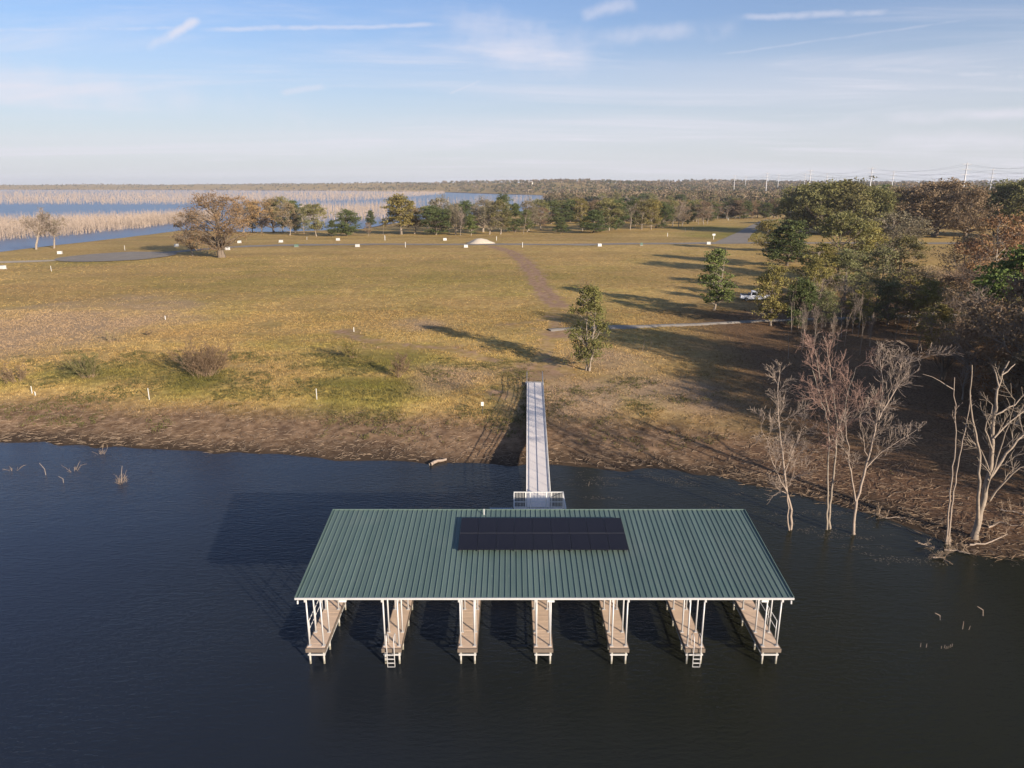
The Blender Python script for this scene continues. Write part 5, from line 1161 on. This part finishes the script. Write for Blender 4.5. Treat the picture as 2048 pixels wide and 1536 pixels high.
def flotsam(N, seed):
    r = np.random.default_rng(seed); X = r.uniform(4, 36, N*30); Y = r.uniform(42, 64, N*30); s = bil(GS, X, Y)
    v = vnoise(X*.35+Y*.2, Y*1.3, 61)*.6+vnoise(X*1.2, Y*2.2, 62)*.4; ok = (s < -.6) & (s > -6.5) & (v > r.uniform(.55, .8, N*30)); X, Y = X[ok][:N], Y[ok][:N]; n = len(X)
    a = r.normal(size=n)*.5-.35; l = r.uniform(.02, .085, n); w = l*r.uniform(.25, .6, n); u = np.stack([np.cos(a)*l, np.sin(a)*l, np.zeros(n)], 1); q = np.stack([-np.sin(a)*w, np.cos(a)*w, np.zeros(n)], 1)
    C = np.stack([X, Y, r.uniform(.006, .02, n)], 1); V = np.stack([C-u, C+q, C+u, C-q], 1).reshape(-1, 3)
    return tag(obj('flotsam', np_mesh('flotsam', V, [np.arange(n*4).reshape(-1, 4)], M['scum'])), 'pale scum and flecks floating in the shallows right of the gangway', 'flotsam', kind='stuff')
flotsam(1500, 56)
# ------------------------------------------------------------------ power line, far buildings, far bridge
def power_pole(px, top, dist, label, H=46):
    r = ray(px, top); x = r[0]*dist/r[1]; zt = CAM_H+r[2]*dist/r[1]; zb = gz(x, dist)
    e = tag(empty('power_pole', (x, dist, zb)), label, 'power pole', 'steel power poles on the right skyline')
    h = zt-zb; MB().tube([(0, 0, -1), (0, 0, h)], [.95, .45], 10).build('pole', M['pole'], e, sm=True)
    for k, f_ in enumerate((.97, .86, .75)):
        MB().tube([(-4.5, 0, h*f_-.3), (0, 0, h*f_), (4.5, 0, h*f_-.3)], [.16, .3, .16], 6).build('crossarm', M['pole'], e)
    return np.array([x, dist, zb]), h
L1 = [power_pole(2140, 318, 600, 'steel power pole just past the right edge'), power_pole(1935, 325, 700, 'tallest steel power pole near the right edge'), power_pole(1745, 334, 833, 'second tallest steel power pole on the right skyline'),
      power_pole(1622, 339, 963, 'steel power pole above the left big oak, tallest of its cluster'), power_pole(1535, 345, 1185, 'steel power pole left of the oaks, outermost of the near line'), power_pole(1470, 350, 1480, 'faint far pole of the near line')]
L2 = [power_pole(2170, 332, 780, 'pole of the far line just past the right edge'), power_pole(1987, 337, 906, 'power pole right of the tallest one'), power_pole(1788, 342, 1062, 'power pole between the two tallest ones'),
      power_pole(1655, 346, 1232, 'power pole right of the cluster above the left oak'), power_pole(1611, 347, 1420, 'power pole left of the cluster above the left oak'), power_pole(1558, 348, 1640, 'small power pole right of the outermost near one'), power_pole(1492, 352, 2000, 'faint far pole of the far line')]
for nm, LL in (('near', L1), ('far', L2)):
    for si, ((a, ha), (b2, hb)) in enumerate(zip(LL[:-1], LL[1:])):
        for k, f_ in enumerate((.97, .86, .75)):
            for s in (-4.3, 4.3):
                P = []
                for t_ in np.linspace(0, 1, 9):
                    q = a+(b2-a)*t_; z = (a[2]+ha*f_-.6)*(1-t_)+(b2[2]+hb*f_-.6)*t_-4*t_*(1-t_)*4.5; P.append((q[0]+s-a[0], q[1]-a[1], z))
                o = MB().tube(P, (.035+.00002*a[1]), 4, False).build('power_cable', M['wire']); o.location = (a[0], a[1], 0)
                tag(o, '%s %s cable in the %s span from the right of the %s power line' % (('upper', 'middle', 'lower')[k], 'left' if s < 0 else 'right', ORD[si], nm), 'cable', 'cables of the %s power line' % nm)
def far_house(px, py, dist, label, w=16):
    r = ray(px, py); x = r[0]*dist/r[1]; z = gz(x, dist); zz = z+4; e = tag(empty('far_house', (x, dist, zz)), label, 'house', 'houses on the far skyline')
    MB().box(-w/2, w/2, -5, 5, -8, 5).build('wall', M['house'], e)
    MB().add([(-w/2-.6, -5.6, 5), (w/2+.6, -5.6, 5), (w/2+.6, 5.6, 5), (-w/2-.6, 5.6, 5), (-w/2, 0, 8.2), (w/2, 0, 8.2)], [(0, 1, 5, 4), (2, 3, 4, 5), (3, 2, 1, 0)], [(1, 2, 5), (3, 0, 4)]).build('roof', M['house_roof'], e)
    for k in (-.28, .02, .3): MB().box(k*w-1, k*w+1, -5.06, -5.004, 1.4, 3.4).build('window', M['glass'], e)
far_house(1061, 369, 2500, 'tiny pale house on the wooded skyline beyond the lake'); far_house(2026, 357, 1700, 'tiny white house on the skyline at the right edge', 14); far_house(2038, 356, 1760, 'second tiny house at the far right skyline', 10)
b = px0(893, 379.5); e = tag(empty('boathouse', (b[0], b[1], 0)), 'tiny white boathouse on the far lake shore', 'boathouse')
MB().box(-14, 14, -6, 6, -2, 6).build('wall', M['white_paint'], e); MB().add([(-15, -7, 6), (15, -7, 6), (15, 7, 6), (-15, 7, 6), (-15, 0, 9), (15, 0, 9)], [(0, 1, 5, 4), (2, 3, 4, 5), (3, 2, 1, 0)], [(1, 2, 5), (3, 0, 4)]).build('roof', M['house_roof'], e)
ca, cb = px0(300, 378.2), px0(600, 377.8)
e = tag(empty('causeway_bridge', (ca[0], ca[1], 0)), 'thin pale causeway bridge far across the lake', 'bridge'); v = cb-ca
n = 14
MB().hexa([(0, -4, 6), (v[0], v[1]-4, 6), (v[0], v[1]+4, 6), (0, 4, 6)], [(0, -4, 8.5), (v[0], v[1]-4, 8.5), (v[0], v[1]+4, 8.5), (0, 4, 8.5)]).build('deck', M['concrete'], e)
for k in range(n+1):
    q = v*k/n; MB().box(q[0]-2, q[0]+2, q[1]-3, q[1]+3, -2, 5.98).build('pier', M['concrete'], e)
HAZE = .00008
# ------------------------------------------------------------------ air
hm = bpy.data.materials.new('haze_air'); hm.use_nodes = True; hn = hm.node_tree; hn.nodes.clear()
pv_ = node(hn, 'ShaderNodeVolumePrincipled', None, Density=HAZE); pv_.inputs['Color'].default_value = (.80, .86, .97, 1); pv_.inputs['Anisotropy'].default_value = .1
node(hn, 'ShaderNodeOutputMaterial', None, Volume=pv_.outputs[0])
tag(MB().box(-9800, 9800, -180, 9800, -6, 95).build('haze', hm), 'thin pale air over the lake and woods', 'haze', kind='stuff')
